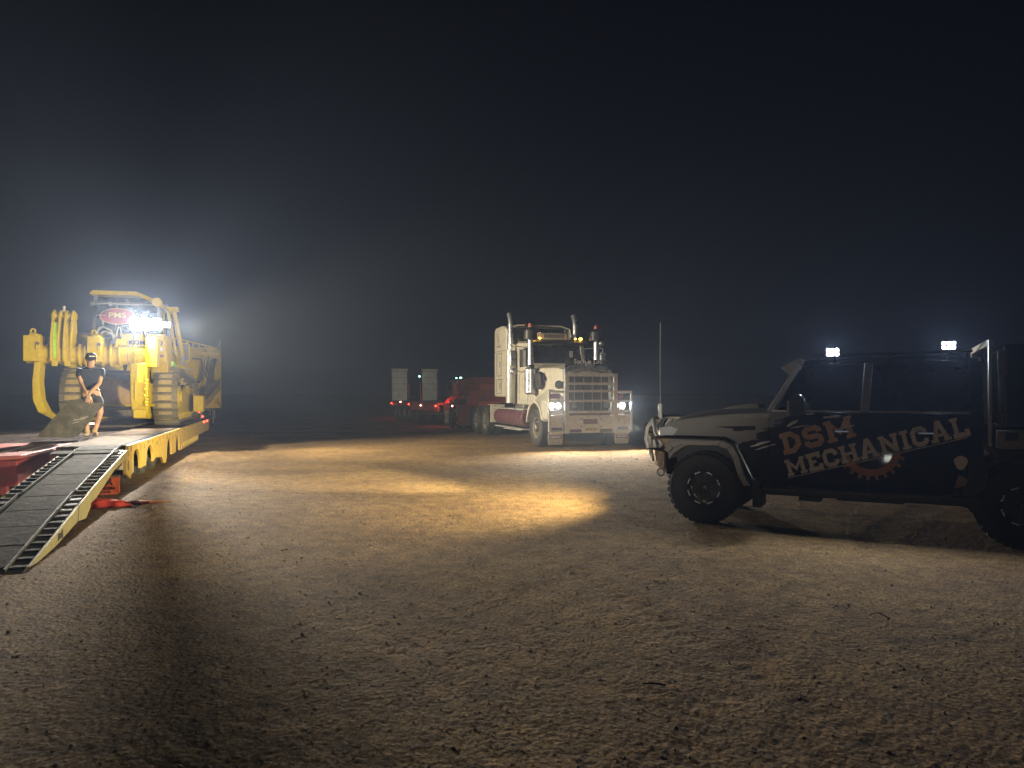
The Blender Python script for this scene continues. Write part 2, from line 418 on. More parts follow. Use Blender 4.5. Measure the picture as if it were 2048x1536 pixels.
def make_gravel():
    rng = np.random.default_rng(3); N = 9000
    r = 2.6 + 22 * rng.random(N) ** 1.9; t = PI / 2 + (rng.random(N) - .5) * 1.75
    x = r * np.cos(t); y = r * np.sin(t); z = height(x, y)
    s = .003 + .009 * rng.random(N) ** 4 + .0006 * r
    base = np.array([(1, 0, 0), (-1, 0, 0), (0, 1, 0), (0, -1, 0), (0, 0, 1), (0, 0, -1)], float)
    fc = np.array([(0, 2, 4), (2, 1, 4), (1, 3, 4), (3, 0, 4), (2, 0, 5), (1, 2, 5), (3, 1, 5), (0, 3, 5)])
    V = base[None] * (.7 + .6 * rng.random((N, 6, 1))) + .25 * (rng.random((N, 6, 3)) - .5)
    V[:, :, 2] *= .65
    V = V * s[:, None, None]; a = rng.random(N) * 6.28
    vx = V[:, :, 0] * np.cos(a)[:, None] - V[:, :, 1] * np.sin(a)[:, None]; vy = V[:, :, 0] * np.sin(a)[:, None] + V[:, :, 1] * np.cos(a)[:, None]
    V = np.stack([vx + x[:, None], vy + y[:, None], V[:, :, 2] + z[:, None] + .15 * s[:, None]], -1).reshape(-1, 3)
    Fc = (fc[None] + 6 * np.arange(N)[:, None, None]).reshape(-1, 3)
    me = bpy.data.meshes.new('gravel'); me.from_pydata(V.tolist(), [], Fc.tolist())
    me.materials.append(M('pebbles', (.20, .155, .11), .85, 0, .4, (.12, .09, .06), var=.3))
    o = bpy.data.objects.new('gravel', me); COL.objects.link(o); o['kind'] = 'stuff'
    o['label'] = 'small loose stones scattered over the earth yard'
make_gravel()

# ------------------------------------------------------------------ shared wheel
_wheel_cache = {}
def tyre_mesh(r, w, blocks, rimr, m, key, rows=3):
    mb = MB(); h = w / 2
    prof = [(rimr, -h * .75), (rimr + .02, -h * .86), (r * .80, -h), (r * .93, -h * .97), (r * .985, -h * .82), (r, -h * .55), (r, h * .55), (r * .985, h * .82), (r * .93, h * .97), (r * .80, h), (rimr + .02, h * .86), (rimr, h * .75)]
    mb.lathe(prof + prof[:1], (0, 0, 0), (0, 1, 0), 40)
    bl = 2 * PI * r / blocks
    for k in range(blocks):
        for j in range(rows):
            a = 2 * PI * (k + (.5 if j % 2 else 0)) / blocks
            yc = (j - (rows - 1) / 2) * (w * .8 / rows)
            R = Matrix.Rotation(-a, 3, 'Y')
            mb.obox(R @ Vector((r + .004, 0, 0)) + Vector((0, yc, 0)), (.022, w * .8 / rows * .80, bl * .68), R)
    return mb
def wheel(parent, loc, r=.52, w=.29, side=-1, style='steel', dual=False, tyre_m=None):
    key = (r, w, style, dual, side)
    if key in _wheel_cache:
        src = _wheel_cache[key]; o = src.copy(); COL.objects.link(o); o.parent = parent; o.location = loc
        for ch in src.children:
            c = ch.copy(); COL.objects.link(c); c.parent = o
        return o
    rimr = r * (.56 if style != 'ute' else .50)
    yo = side * w / 2
    hub = MB()
    if style == 'ute':
        hub.lathe([(.001, 0), (.055, 0), (.06, side * .02), (.045, side * .05), (.001, side * .055)], (0, yo * .45, 0), (0, 1, 0), 20)
    else:
        hub.lathe([(.001, 0), (.13, 0), (.14, side * .03), (.12, side * .12), (.06, side * .16), (.001, side * .165)], (0, yo * .2, 0), (0, 1, 0), 18)
    o = hub.build('wheel', rim_blk if style == 'ute' else steel, parent); o.location = loc
    tm = tyre_m or rubber
    t = tyre_mesh(r, w, 34 if style == 'ute' else 44, rimr, tm, key, 4 if style == 'ute' else 3)
    if dual:
        t2 = tyre_mesh(r, w, 44, rimr, tm, key)
        t.add([p + Vector((0, -side * (w + .05), 0)) for p in t2.v], t2.f)
    t.build('tyre', tm, o)
    rm = MB()
    if style == 'ute':
        rm.lathe([(rimr + .012, -w * .38), (rimr - .015, -w * .30), (rimr - .03, w * .30), (rimr + .012, w * .38)], (0, 0, 0), (0, 1, 0), 36)
        for k in range(8):
            a = 2 * PI * k / 8; R = Matrix.Rotation(a, 3, 'Y')
            for sg in (-.045, .045):
                rm.obox(R @ Vector((rimr * .52, 0, sg)) + Vector((0, yo * .5, 0)), (rimr * .9, .03, .022), R @ Matrix.Rotation(sg * 2.2, 3, 'Y'))
        rm.lathe([(rimr * .30, -.02), (rimr * .30, .02)], (0, yo * .5, 0), (0, 1, 0), 20)
        rm.lathe([(rimr * .8, -yo * .2), (.001, -yo * .2)], (0, 0, 0), (0, 1, 0), 24)
        rm.build('rim', rim_blk, o)
        for k in range(8):
            a = 2 * PI * (k + .5) / 8; R = Matrix.Rotation(a, 3, 'Y')
            st = MB(); st.obox(R @ Vector((rimr * .90, 0, 0)) + Vector((0, yo * .72, 0)), (.016, .012, .075), R); st.build('rim_insert', chrome, o, bevel=.002)
    else:
        dish = .10 * side
        rm.lathe([(rimr + .012, yo * .78), (rimr - .02, yo * .70), (rimr - .035, yo * .1), (rimr * .62, yo * .1 - dish * .1), (rimr * .40, yo * .45), (.15, yo * .45), (.14, yo * .2)], (0, 0, 0), (0, 1, 0), 32)
        for k in range(10):
            a = 2 * PI * k / 10
            p = Vector((math.cos(a) * rimr * .5, yo * .42, math.sin(a) * rimr * .5))
            rm.cyl(p, p + Vector((0, side * .05, 0)), .018, 6)
        rm.build('rim', rim_m, o)
        hl = MB()
        for k in range(10):
            a = 2 * PI * (k + .5) / 10
            p = Vector((math.cos(a) * rimr * .79, yo * .13, math.sin(a) * rimr * .79))
            hl.cyl(p, p + Vector((0, side * .006, 0)), .033, 10)
        hl.build('rim_hole', blackp, o)
    _wheel_cache[key] = o
    return o

def round_lamp(name, parent, c, d, r, face_m, depth=.06, body=lamp_blk, grid=False, ring=chrome):
    c = Vector(c); d = Vector(d).normalized()
    mb = MB(); mb.lathe([(.001, -depth), (r * .6, -depth), (r, -depth * .3), (r * 1.08, 0), (r * 1.08, .012), (r * .97, .012), (r * .93, -.005), (.001, -.005)], c, d, 20)
    o = mb.build(name, body, parent)
    MB().lathe([(.001, 0), (r * .92, 0), (r * .7, .012), (.001, .02)], c, d, 20).build('lens', face_m, o)
    if grid:
        g = MB(); a = d.cross(Vector((0, 0, 1))).normalized(); u = a.cross(d)
        for k in range(-4, 5):
            t = k * r * .22; hw = math.sqrt(max(0, (r * .92) ** 2 - t * t))
            if hw > .01: g.beam(c + d * .028 + u * t - a * hw, c + d * .028 + u * t + a * hw, .008, .008)
        g.build('lens_guard', body, o)
    return o

# ------------------------------------------------------------------ ute (right)
def make_ute():
    uh = math.atan2(.46364, -.88602)                 # heading: nose points left and away
    left = Vector((-.46364, -.88602, 0))
    P = Vector((2.3537, 8.9575, 0)) - left * .88
    U = root('ute', P, uh, 'dual cab ute with silver nose, black side wrap and lit roof flood lamps', 'ute')
    S = lambda s: -s
    def side_y(z): return .905 - .062 * (z - .5)
    # nose with wheel arch cut out
    arch = [(x, z) for x, z in arc(0, .43, .56, 205, -22, 16)]
    nose = [(.50, .92), (.53, 1.02), (.52, 1.17), (.44, 1.25), (.20, 1.30), (-.10, 1.335), (-.78, 1.375), (-.78, .50), (-.56, .50)] + [p for p in arch if p[1] > .5]
    m = MB(); m.prism(nose, 'y', -.83, .83); m.build('nose_panel', wrap, U, bevel=.02)
    m = MB(); m.box(-.76, .40, -.56, .56, .42, 1.20); m.box(-.74, -.58, -.8, .8, .45, 1.1); m.build('engine_bay', blackp, U)
    # bonnet, crowned
    secs = []
    for x, w, z0, zc in ((.47, .70, 1.19, 1.24), (.40, .77, 1.24, 1.30), (.20, .80, 1.295, 1.365), (-.10, .82, 1.335, 1.405), (-.45, .83, 1.36, 1.425), (-.80, .84, 1.375, 1.43)):
        secs.append([(x, -w, z0)] + [(x, w * k, z0 + (zc - z0) * (1 - abs(k) ** 2.2)) for k in (-.85, -.6, -.3, 0, .3, .6, .85)] + [(x, w, z0)] + [(x, w, z0 - .05), (x, -w, z0 - .05)])
    MB().loft(secs).build('bonnet', silver_paint, U)
    sc_ = MB(); sc_.loft([[(x, -w, z0), (x, -w * .9, z1), (x, w * .9, z1), (x, w, z0)] for x, w, z0, z1 in ((-.10, .16, 1.40, 1.405), (-.22, .24, 1.40, 1.445), (-.50, .25, 1.41, 1.485), (-.56, .25, 1.41, 1.47))])
    sc_.build('bonnet_scoop', silver_paint, U, bevel=.01)
    MB().box(-.575, -.562, -.22, .22, 1.425, 1.465).build('scoop_mouth', blackp, U)
    MB().prism([(-.14, 1.20), (-.62, 1.215), (-.62, 1.165), (-.48, 1.165), (-.48, 1.15), (-.36, 1.15), (-.36, 1.175)], 'y', .832, .836).build('fender_decal', black_txt, U)
    # cab lower body
    cab = MB()
    cab.loft([[(x, -side_y(.5), .5), (x, -side_y(1.39), 1.39), (x, side_y(1.39), 1.39), (x, side_y(.5), .5)] for x in (-.785, -2.93)])
    cab.build('body', wrap, U, bevel=.012)
    for s0, s1 in ((.80, 1.775), (1.79, 2.60)):
        d = MB(); e = .006
        d.loft([[(x, side_y(z) + e - (0 if k else 0), z) for z, k in ((.56, 0), (1.385, 1))] + [(x, side_y(z) - .03, z) for z in (1.385, .56)] for x in (-s0, -s1)])
        dr = d.build('door', wrap, U, bevel=.006)
        h = MB(); xh = -s1 + .20
        h.tube([(xh + .08, side_y(1.17) + .004, 1.17), (xh + .07, side_y(1.17) + .035, 1.172), (xh - .07, side_y(1.17) + .035, 1.172), (xh - .08, side_y(1.17) + .004, 1.17)], .011, 6)
        h.build('door_handle', chrome_dull, dr)
    MB().box(-2.9, -.79, .845, .858, 1.392, 1.41).build('window_trim', chrome_dull, U)
    # greenhouse
    def gy(z): return .85 - (z - 1.39) * .26
    gh = MB()
    wd = [(-.86, 1.40), (-1.10, 1.93), (-2.86, 1.95), (-2.88, 1.40)]
    gh.loft([[(x, sg * gy(z), z) for x, z in wd] for sg in (-.97, .97)])
    gh.build('window_glass', glass_dk, U)
    for sg in (1, -1):
        for nm, a, b_, w, mm in (('windscreen_pillar', (-.78, 1.39), (-1.10, 1.94), .055, silver_paint), ('door_pillar', (-1.80, 1.39), (-1.84, 1.95), .09, silver_paint), ('rear_pillar', (-2.86, 1.39), (-2.86, 1.95), .12, black_gloss)):
            p = MB(); p.beam((a[0], sg * gy(a[1]), a[1]), (b_[0], sg * gy(b_[1]), b_[1]), .04, w)
            p.build(nm, mm, U, bevel=.008)
    r = MB(); r.loft([[(x, -w, z), (x, -w * .8, z + .06), (x, w * .8, z + .06), (x, w, z)] for x, w, z in ((-1.05, .68, 1.93), (-1.4, .715, 1.955), (-2.6, .715, 1.96), (-2.95, .70, 1.93))])
    r.build('roof', black_gloss, U, bevel=.01)
    v = MB(); v.loft([[(-.90 + .02 * abs(y), y, 1.915), (-1.05, y, 1.775), (-1.10, y, 1.80), (-1.145, y, 2.00), (-1.10, y, 2.03)] for y in (-.70, -.35, 0, .35, .70)])
    v.build('sun_visor', silver_paint, U, bevel=.008)
    # roof rack with flood lamps
    rk = MB()
    for y in (-.6, .6):
        rk.tube([(-1.25, y, 2.05), (-2.85, y, 2.07)], .018, 8)
        for x in (-1.3, -2.05, -2.8): rk.cyl((x, y, 1.99), (x, y, 2.06), .014, 6)
    for x in (-1.46, -2.05, -2.62): rk.tube([(x, -.6, 2.055), (x, .62, 2.065)], .016, 8)
    rk.build('roof_rack', blackp, U)
    for s_, z in ((1.462, 2.085), (2.622, 2.130)):
        h = MB(); h.box(-s_ - .075, -s_ + .075, .62, .70, z - .05, z + .05); h.cyl((-s_, .66, 2.03), (-s_, .66, z), .012, 6)
        for k in range(5): h.box(-s_ - .06 + k * .03, -s_ - .052 + k * .03, .60, .62, z - .045, z + .045)
        hb = h.build('flood_lamp', lamp_blk, U, bevel=.006)
        f = MB()
        for i in (-1, 0, 1):
            for j in (-.5, .5): f.cyl((-s_ + i * .045, .701, z + j * .045), (-s_ + i * .045, .704, z + j * .045), .017, 10)
        f.build('led', e_white, hb)
        light('SPOT', U, (-s_, .74, z), (-s_ + .1, 6, z - 1.0), P_UTE_ROOF, (.72, .82, 1.0), .04, 150, .6, 'flood_light')
    # mirror
    mr = MB(); mr.loft([[(-1.03, y, 1.36), (-1.02, y, 1.52), (-1.08, y, 1.60), (-1.15, y, 1.60), (-1.20, y, 1.54), (-1.20, y, 1.38), (-1.16, y, 1.34)] for y in (.93, .96, 1.10, 1.13)])
    mm = mr.build('door_mirror', black_gloss, U, bevel=.02)
    MB().beam((-.98, .85, 1.42), (-1.06, .95, 1.45), .03, .05).build('mirror_arm', blackp, mm)
    MB().prism([(-.985, 1.36), (-1.0, 1.52), (-1.02, 1.52), (-1.02, 1.36)], 'y', .90, .97).build('mirror_edge', silver_paint, mm)
    # wheel arch flare
    fl = MB(); path = [(.47, .90), (.40, .985), (.28, 1.03), (-.24, 1.035), (-.36, .99), (-.44, .86), (-.50, .64), (-.58, .50)]
    inner = [(.42, .86), (.36, .925), (.26, .965), (-.20, .97), (-.30, .935), (-.37, .82), (-.43, .62), (-.50, .50)]
    for a, b2 in zip(range(len(path) - 1), range(1, len(path))):
        fl.prism([path[a], path[b2], inner[b2], inner[a]], 'y', .82, .93)
    fl.build('wheel_arch_flare', silver_paint, U, bevel=.008)
    # wheel well liner
    # scrub rail / brush bar
    b = MB(); b.tube([(.66, .80, 1.03), (.45, .93, 1.06), (.1, .95, 1.065), (-.28, .95, 1.06), (-.40, .95, 1.01), (-.48, .95, .86), (-.60, .93, .60), (-.80, .95, .50)], .022, 8)
    b.build('brush_bar', black_gloss, U)
    b = MB(); b.box(-2.55, -.72, .86, .985, .455, .515); b.build('side_step', black_gloss, U, bevel=.015)
    b = MB(); b.tube([(-.72, .99, .50), (-2.5, .99, .515), (-2.68, .93, .56)], .028, 8); b.build('step_rail', black_gloss, U)
    b = MB(); b.box(-2.9, -.7, -.84, .84, .40, .50); b.box(-4.6, -2.9, -.45, .45, .52, .66); b.box(-1.35, -1.1, .5, .8, .345, .41); b.box(-2.2, -1.5, .3, .75, .37, .41); b.build('chassis', blackp, U, bevel=.02)
    b = MB(); b.tube([(.05, -.7, .42), (.05, .7, .42)], .055, 10); b.sphere((.05, -.1, .42), .15); b.build('axle', blackp, U); b = MB(); b.tube([(-3.28, -.7, .43), (-3.28, .7, .43)], .06, 10); b.sphere((-3.28, 0, .43), .18); b.build('axle', blackp, U)
    MB().box(-.70, -.60, .55, .93, .25, .62).build('mud_flap', blackp, U, bevel=.01)
    for x, y in ((0, .72), (0, -.72), (-3.28, .72), (-3.28, -.72)):
        wheel(U, (x, y, .435), .435, .30, 1 if y > 0 else -1, 'ute', tyre_m=rubber_ute)
    # bull bar
    b = MB(); b.loft([[(.74, y, .90), (.78 - .3 * (abs(y) / .85) ** 3, y, .86), (.78 - .3 * (abs(y) / .85) ** 3, y, .66), (.66 - .3 * (abs(y) / .85) ** 3, y, .585), (.44, y, .60), (.44, y, .93)] for y in (-.84, -.7, -.4, 0, .4, .7, .84)])
    b.build('steel_bumper', black_gloss, U, bevel=.012)
    b = MB()
    for y in (-.62, -.30, .30, .62):
        b.tube([(.76, y, .86), (.80, y, 1.0), (.78, y, 1.16), (.70, y, 1.27)], .024, 8)
    b.tube([(.50, -.86, .95), (.62, -.78, 1.10), (.70, -.62, 1.27), (.71, 0, 1.29), (.70, .62, 1.27), (.62, .78, 1.10), (.50, .86, .95)], .028, 10)
    b.tube([(.78, -.62, 1.06), (.79, 0, 1.07), (.78, .62, 1.06)], .022, 8)
    b.build('bull_bar_hoop', chrome_dull, U)
    b = MB(); b.prism([(.745, .70), (.795, .80), (.805, 1.05), (.76, 1.24), (.735, 1.24), (.775, 1.04), (.765, .84)], 'y', .40, .50); b.build('bar_upright', chrome, U, bevel=.006)
    for y in (.55, -.55): MB().tube([(.62 + .045 * math.cos(t), y, .575 + .045 * math.sin(t)) for t in (2 * PI * k / 12 for k in range(12))], .014, 6, closed=True).build('recovery_hook', steel, U)
    b = MB(); b.tube([(.47 + .04 * math.cos(t), .62, .56 + .035 * math.sin(t)) for t in (2 * PI * k / 12 for k in range(12))], .013, 6, closed=True); b.build('tow_eye', steel, U)
    # headlamps
    for sg in (1, -1):
        h = MB(); pts = [(.575, 1.17), (.44, 1.20), (.33, 1.165), (.40, 1.06), (.56, 1.04)]
        h.loft([[(x, sg * y, z) for x, z in pts] for y in (.55, .80)] + [[(x - .02, sg * .842, 1.0 + (z - 1.0) * .97) for x, z in pts]])
        hb = h.build('headlamp', lamp_clear, U, bevel=.01)
        MB().box(.576, .584, sg * .60, sg * .76, 1.07, 1.15).build('lamp_bulb', e_utehead, hb)
        w2 = MB(); w2.prism([(.56, 1.03), (.41, 1.05), (.44, .97), (.56, .91)], 'y', sg * .70, sg * .845); w2.build('indicator', sticker_tan, U, bevel=.006)
    for sg in (1, -1):  # lamp pair added on the bar to carry the front beams
        round_lamp('driving_lamp', U, (.83, sg * .46, 1.13), (1, 0, 0), .085, e_utehead, .09)
        MB().box(.72, .80, sg * .46 - .015, sg * .46 + .015, 1.03, 1.10).build('lamp_bracket', blackp, U)
    light('SPOT', U, (.92, .50, 1.13), (14.0, 3.2, 1.9), P_UTE_HEAD, (1.0, .86, .52), .11, 150, 1.0, 'headlight')
    light('SPOT', U, (.92, -.46, 1.13), (14.0, -1.0, .0), P_UTE_HEAD * .5, (1.0, .86, .50), .05, 100, .8, 'headlight')
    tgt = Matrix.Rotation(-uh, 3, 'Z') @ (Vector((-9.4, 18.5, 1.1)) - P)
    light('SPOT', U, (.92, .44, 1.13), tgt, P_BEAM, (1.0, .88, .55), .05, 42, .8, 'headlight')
    g = MB(); g.box(.50, .53, -.52, .52, .97, 1.17); gg = g.build('grille', blackp, U)
    for k in range(4):
        MB().box(.53, .545, -.52, .52, .985 + k * .05, 1.005 + k * .05).build('grille_bar', chrome_dull, gg)
    # antenna
    a = MB(); a.tube([(.60, .62, 1.28), (.605, .62, 1.40)], .022, 8); a.cyl((.605, .62, 1.40), (.605, .62, 1.47), .03, 8)
    a.tube([(.605, .62, 1.4), (.61, .62, 2.0), (.605, .62, 2.53)], .008, 6)
    for z in (1.31, 1.34, 1.37): a.cyl((.60, .62, z), (.60, .62, z + .012), .032, 8)
    a.build('antenna', chrome_dull, U)
    # service tray behind the cab
    b = MB(); b.box(-3.0, -2.965, .84, .88, 1.05, 2.17); b.box(-3.02, -2.955, -.88, -.80, 1.05, 2.17); b.box(-3.02, -2.955, -.80, .80, 2.10, 2.17)
    b.build('headboard_frame', chrome_dull, U, bevel=.006)
    b = MB(); b.box(-4.95, -3.03, -.93, .93, .94, 1.03); b.build('tray_floor', black_gloss, U, bevel=.01)
    b = MB(); b.box(-4.95, -3.03, .93, .96, 1.04, 1.225); b.box(-4.95, -3.03, -.96, -.93, 1.04, 1.225); tr = b.build('tray_side', silver_paint, U, bevel=.004)
    b = MB()
    for z in (1.075, 1.12, 1.165): b.box(-4.9, -3.28, .961, .966, z, z + .006)
    b.box(-3.22, -3.10, .961, .967, 1.12, 1.20); b.build('tray_rib', blackp, tr)
    b = MB(); b.box(-4.9, -3.10, -.86, .86, 1.24, 2.12); b.build('canopy_box', black_gloss, U, bevel=.03)
    MB().box(-3.13, -3.05, .84, .875, 1.80, 2.06).build('canopy_vent', steel, U, bevel=.01)
    b = MB(); b.prism([(-2.96, .93), (-2.96, .62), (-2.80, .50), (-2.78, .93)], 'y', .55, .93)
    b.prism([(x, z) for x, z in arc(-3.28, .435, .50, 10, 170, 14)] + [(x, z) for x, z in arc(-3.28, .435, .56, 170, 10, 14)], 'y', .55, .93)
    b.build('rear_mudguard', blackp, U, bevel=.01)
    b = MB(); b.box(-2.93, -2.74, .6, .86, .40, .56); b.beam((-2.70, .8, .42), (-2.98, .84, .36), .05, .03); b.beam((-2.90, .84, .46), (-3.02, .84, .47), .03, .02); b.build('step_bracket', blackp, U)
    d = MB(); d.prism([(-2.72 + .06 * math.cos(t) * (1 + .15 * math.sin(3 * t)), .87 + .075 * math.sin(t)) for t in (2 * PI * k / 16 for k in range(16))], 'y', side_y(.87) + .004, side_y(.87) + .012)
    d.build('fuel_cap_sticker', txt_grey, U)
    d = MB(); d.prism([(-2.70, .74), (-2.78, .70), (-2.76, .62), (-2.66, .60), (-2.68, .68)], 'y', side_y(.7) + .006, side_y(.7) + .012); d.build('lower_sticker', sticker_tan, U)
    # slab serif lettering of the wrap
    L = {
        'D': (.95, [[(.0, .90), (.52, .90), (.80, .66), (.80, .34), (.52, .10), (.0, .10)], [(.22, .1), (.22, .9)]]),
        'S': (.95, [[(.80, .66), (.80, .78), (.66, .89), (.26, .89), (.13, .78), (.13, .62), (.26, .51), (.67, .49), (.80, .38), (.80, .22), (.66, .11), (.26, .11), (.13, .22), (.13, .34)]]),
        'M': (1.3, [[(.22, 0), (.22, 1)], [(1.08, 0), (1.08, 1)], [(.18, .95), (.65, .36), (1.12, .95)], [(0, .08), (.44, .08)], [(.86, .08), (1.3, .08)], [(0, .92), (.3, .92)], [(1.0, .92), (1.3, .92)]]),
        'E': (.9, [[(.22, 0), (.22, 1)], [(0, .91), (.78, .91), (.78, .68)], [(0, .09), (.82, .09), (.82, .34)], [(.22, .5), (.58, .5)]]),
        'C': (.95, [[(.82, .60), (.82, .76), (.66, .90), (.30, .90), (.13, .74), (.13, .26), (.30, .10), (.66, .10), (.82, .24), (.82, .36)]]),
        'H': (1.1, [[(.22, 0), (.22, 1)], [(.88, 0), (.88, 1)], [(.22, .5), (.88, .5)], [(0, .08), (.42, .08)], [(.68, .08), (1.1, .08)], [(0, .92), (.42, .92)], [(.68, .92), (1.1, .92)]]),
        'A': (1.1, [[(.18, .02), (.50, .96), (.60, .96), (.92, .02)], [(.30, .33), (.80, .33)], [(-.02, .08), (.40, .08)], [(.70, .08), (1.12, .08)]]),
        'N': (1.15, [[(.22, 0), (.22, 1)], [(.94, 0), (.94, 1)], [(.20, .93), (.96, .07)], [(0, .08), (.42, .08)], [(0, .92), (.3, .92)], [(.72, .92), (1.15, .92)]]),
        'I': (.5, [[(.25, 0), (.25, 1)], [(0, .08), (.5, .08)], [(0, .92), (.5, .92)]]),
        'L': (.85, [[(.22, 0), (.22, 1)], [(0, .92), (.44, .92)], [(0, .09), (.80, .09), (.80, .34)]]),
    }
    def letter(mb, strokes, fmap, wd_):
        for k, st in enumerate(strokes):
            pts = [Vector(p) for p in st]; n = len(pts); lft = []; rgt = []
            thin = k >= 1 and abs(pts[0].y - pts[-1].y) < .01
            hw = (.085 if thin else wd_)
            for i in range(n):
                d0 = (pts[i] - pts[max(i - 1, 0)]); d1 = (pts[min(i + 1, n - 1)] - pts[i])
                if d0.length < 1e-6: d0 = d1
                if d1.length < 1e-6: d1 = d0
                d0 = d0.normalized(); d1 = d1.normalized(); b_ = (d0 + d1).normalized(); nn = Vector((-b_.y, b_.x))
                sc2 = hw / max(.5, nn.dot(Vector((-d0.y, d0.x))))
                lft.append(pts[i] + nn * sc2); rgt.append(pts[i] - nn * sc2)
            vs = [fmap(p, k) for p in lft] + [fmap(p, k) for p in rgt]
            mb.add(vs, [(i, i + 1, n + i + 1, n + i) for i in range(n - 1)])
    def word(txt, P0, P1, h0, h1, mats, gap=.12):
        tot = sum(L[c][0] for c in txt) + gap * (len(txt) - 1); cur = 0
        for ci, c in enumerate(txt):
            mb = MB(); w0 = cur
            def fmap(p, k):
                u = (w0 + p.x) / tot
                s_ = P0[0] + (P1[0] - P0[0]) * u - p.y * .055 * (h0 / .2); z = P0[1] + (P1[1] - P0[1]) * u + (h0 + (h1 - h0) * u) * p.y
                return (-s_, side_y(z) + .0075 + k * .0004, z)
            letter(mb, L[c][1], fmap, .125)
            mb.build('letter', mats[ci] if isinstance(mats, list) else mats, U, smooth=0)
            cur += L[c][0] + gap
    word('DSM', (.955, .885), (1.72, 1.125), .235, .235, txt_tan)
    word('MECHANICAL', (1.00, .635), (2.80, 1.165), .185, .205, txt_grey)
    g = MB(); cx, cz = 1.86, .985
    N = 30
    for i in range(N):
        a0 = math.radians(196 + (352 - 196) * i / N); a1 = math.radians(196 + (352 - 196) * (i + 1) / N)
        ro = .30 if (i % 3) != 1 else .345
        g.add([(-(cx + r_ * math.cos(a)), side_y(cz + r_ * math.sin(a)) + .0068, cz + r_ * math.sin(a)) for r_, a in ((.225, a0), (ro, a0), (ro, a1), (.225, a1))], [(0, 1, 2, 3)])
    g.build('gear_decal', gear_m, U, smooth=0)
    u_ = MB()
    for a, b_ in (((1.0, .615), (2.0, .905)), ((2.1, .935), (2.78, 1.135))):
        u_.add([(-a[0], side_y(a[1]) + .0078, a[1]), (-b_[0], side_y(b_[1]) + .0078, b_[1]), (-b_[0], side_y(b_[1]) + .0078, b_[1] + .008), (-a[0], side_y(a[1]) + .0078, a[1] + .008)], [(0, 1, 2, 3)])
    u_.build('underline_decal', txt_grey, U, smooth=0)
    # torn scraps printed on the wrap
    rnd = random.Random(4)
    for (s0, z0, s1, z1, w_) in ((.56, .965, .80, 1.045, .022), (.62, .93, .86, 1.01, .012), (.98, 1.22, 1.10, 1.29, .03), (1.02, 1.20, 1.22, 1.24, .012), (1.18, 1.365, 1.28, 1.375, .012), (1.37, 1.33, 1.56, 1.35, .022), (1.50, 1.19, 1.70, 1.25, .02)):
        mb = MB(); top = []; bot = []
        for k in range(9):
            t = k / 8; x = s0 + (s1 - s0) * t; z = z0 + (z1 - z0) * t; w2 = w_ * (math.sin(PI * min(max(t, .06), .94)) ** .5)
            top.append((x, z + w2 * rnd.uniform(.4, 1))); bot.append((x, z - w2 * rnd.uniform(.4, 1)))
        mb.add([(-x, (side_y(z) if x > .79 else .83) + .0085, z) for x, z in top + bot], [(i, i + 1, 9 + i + 1, 9 + i) for i in range(8)])
        mb.build('torn_decal', txt_grey, U, smooth=0)
    text('DSM\nMECH', .05, navy_txt, U, (-.90, side_y(1.24) + .009, 1.26), (-1, 0, 0), (0, 0, 1), 'fender_lettering', extrude=0)
    return U
ute = make_ute()

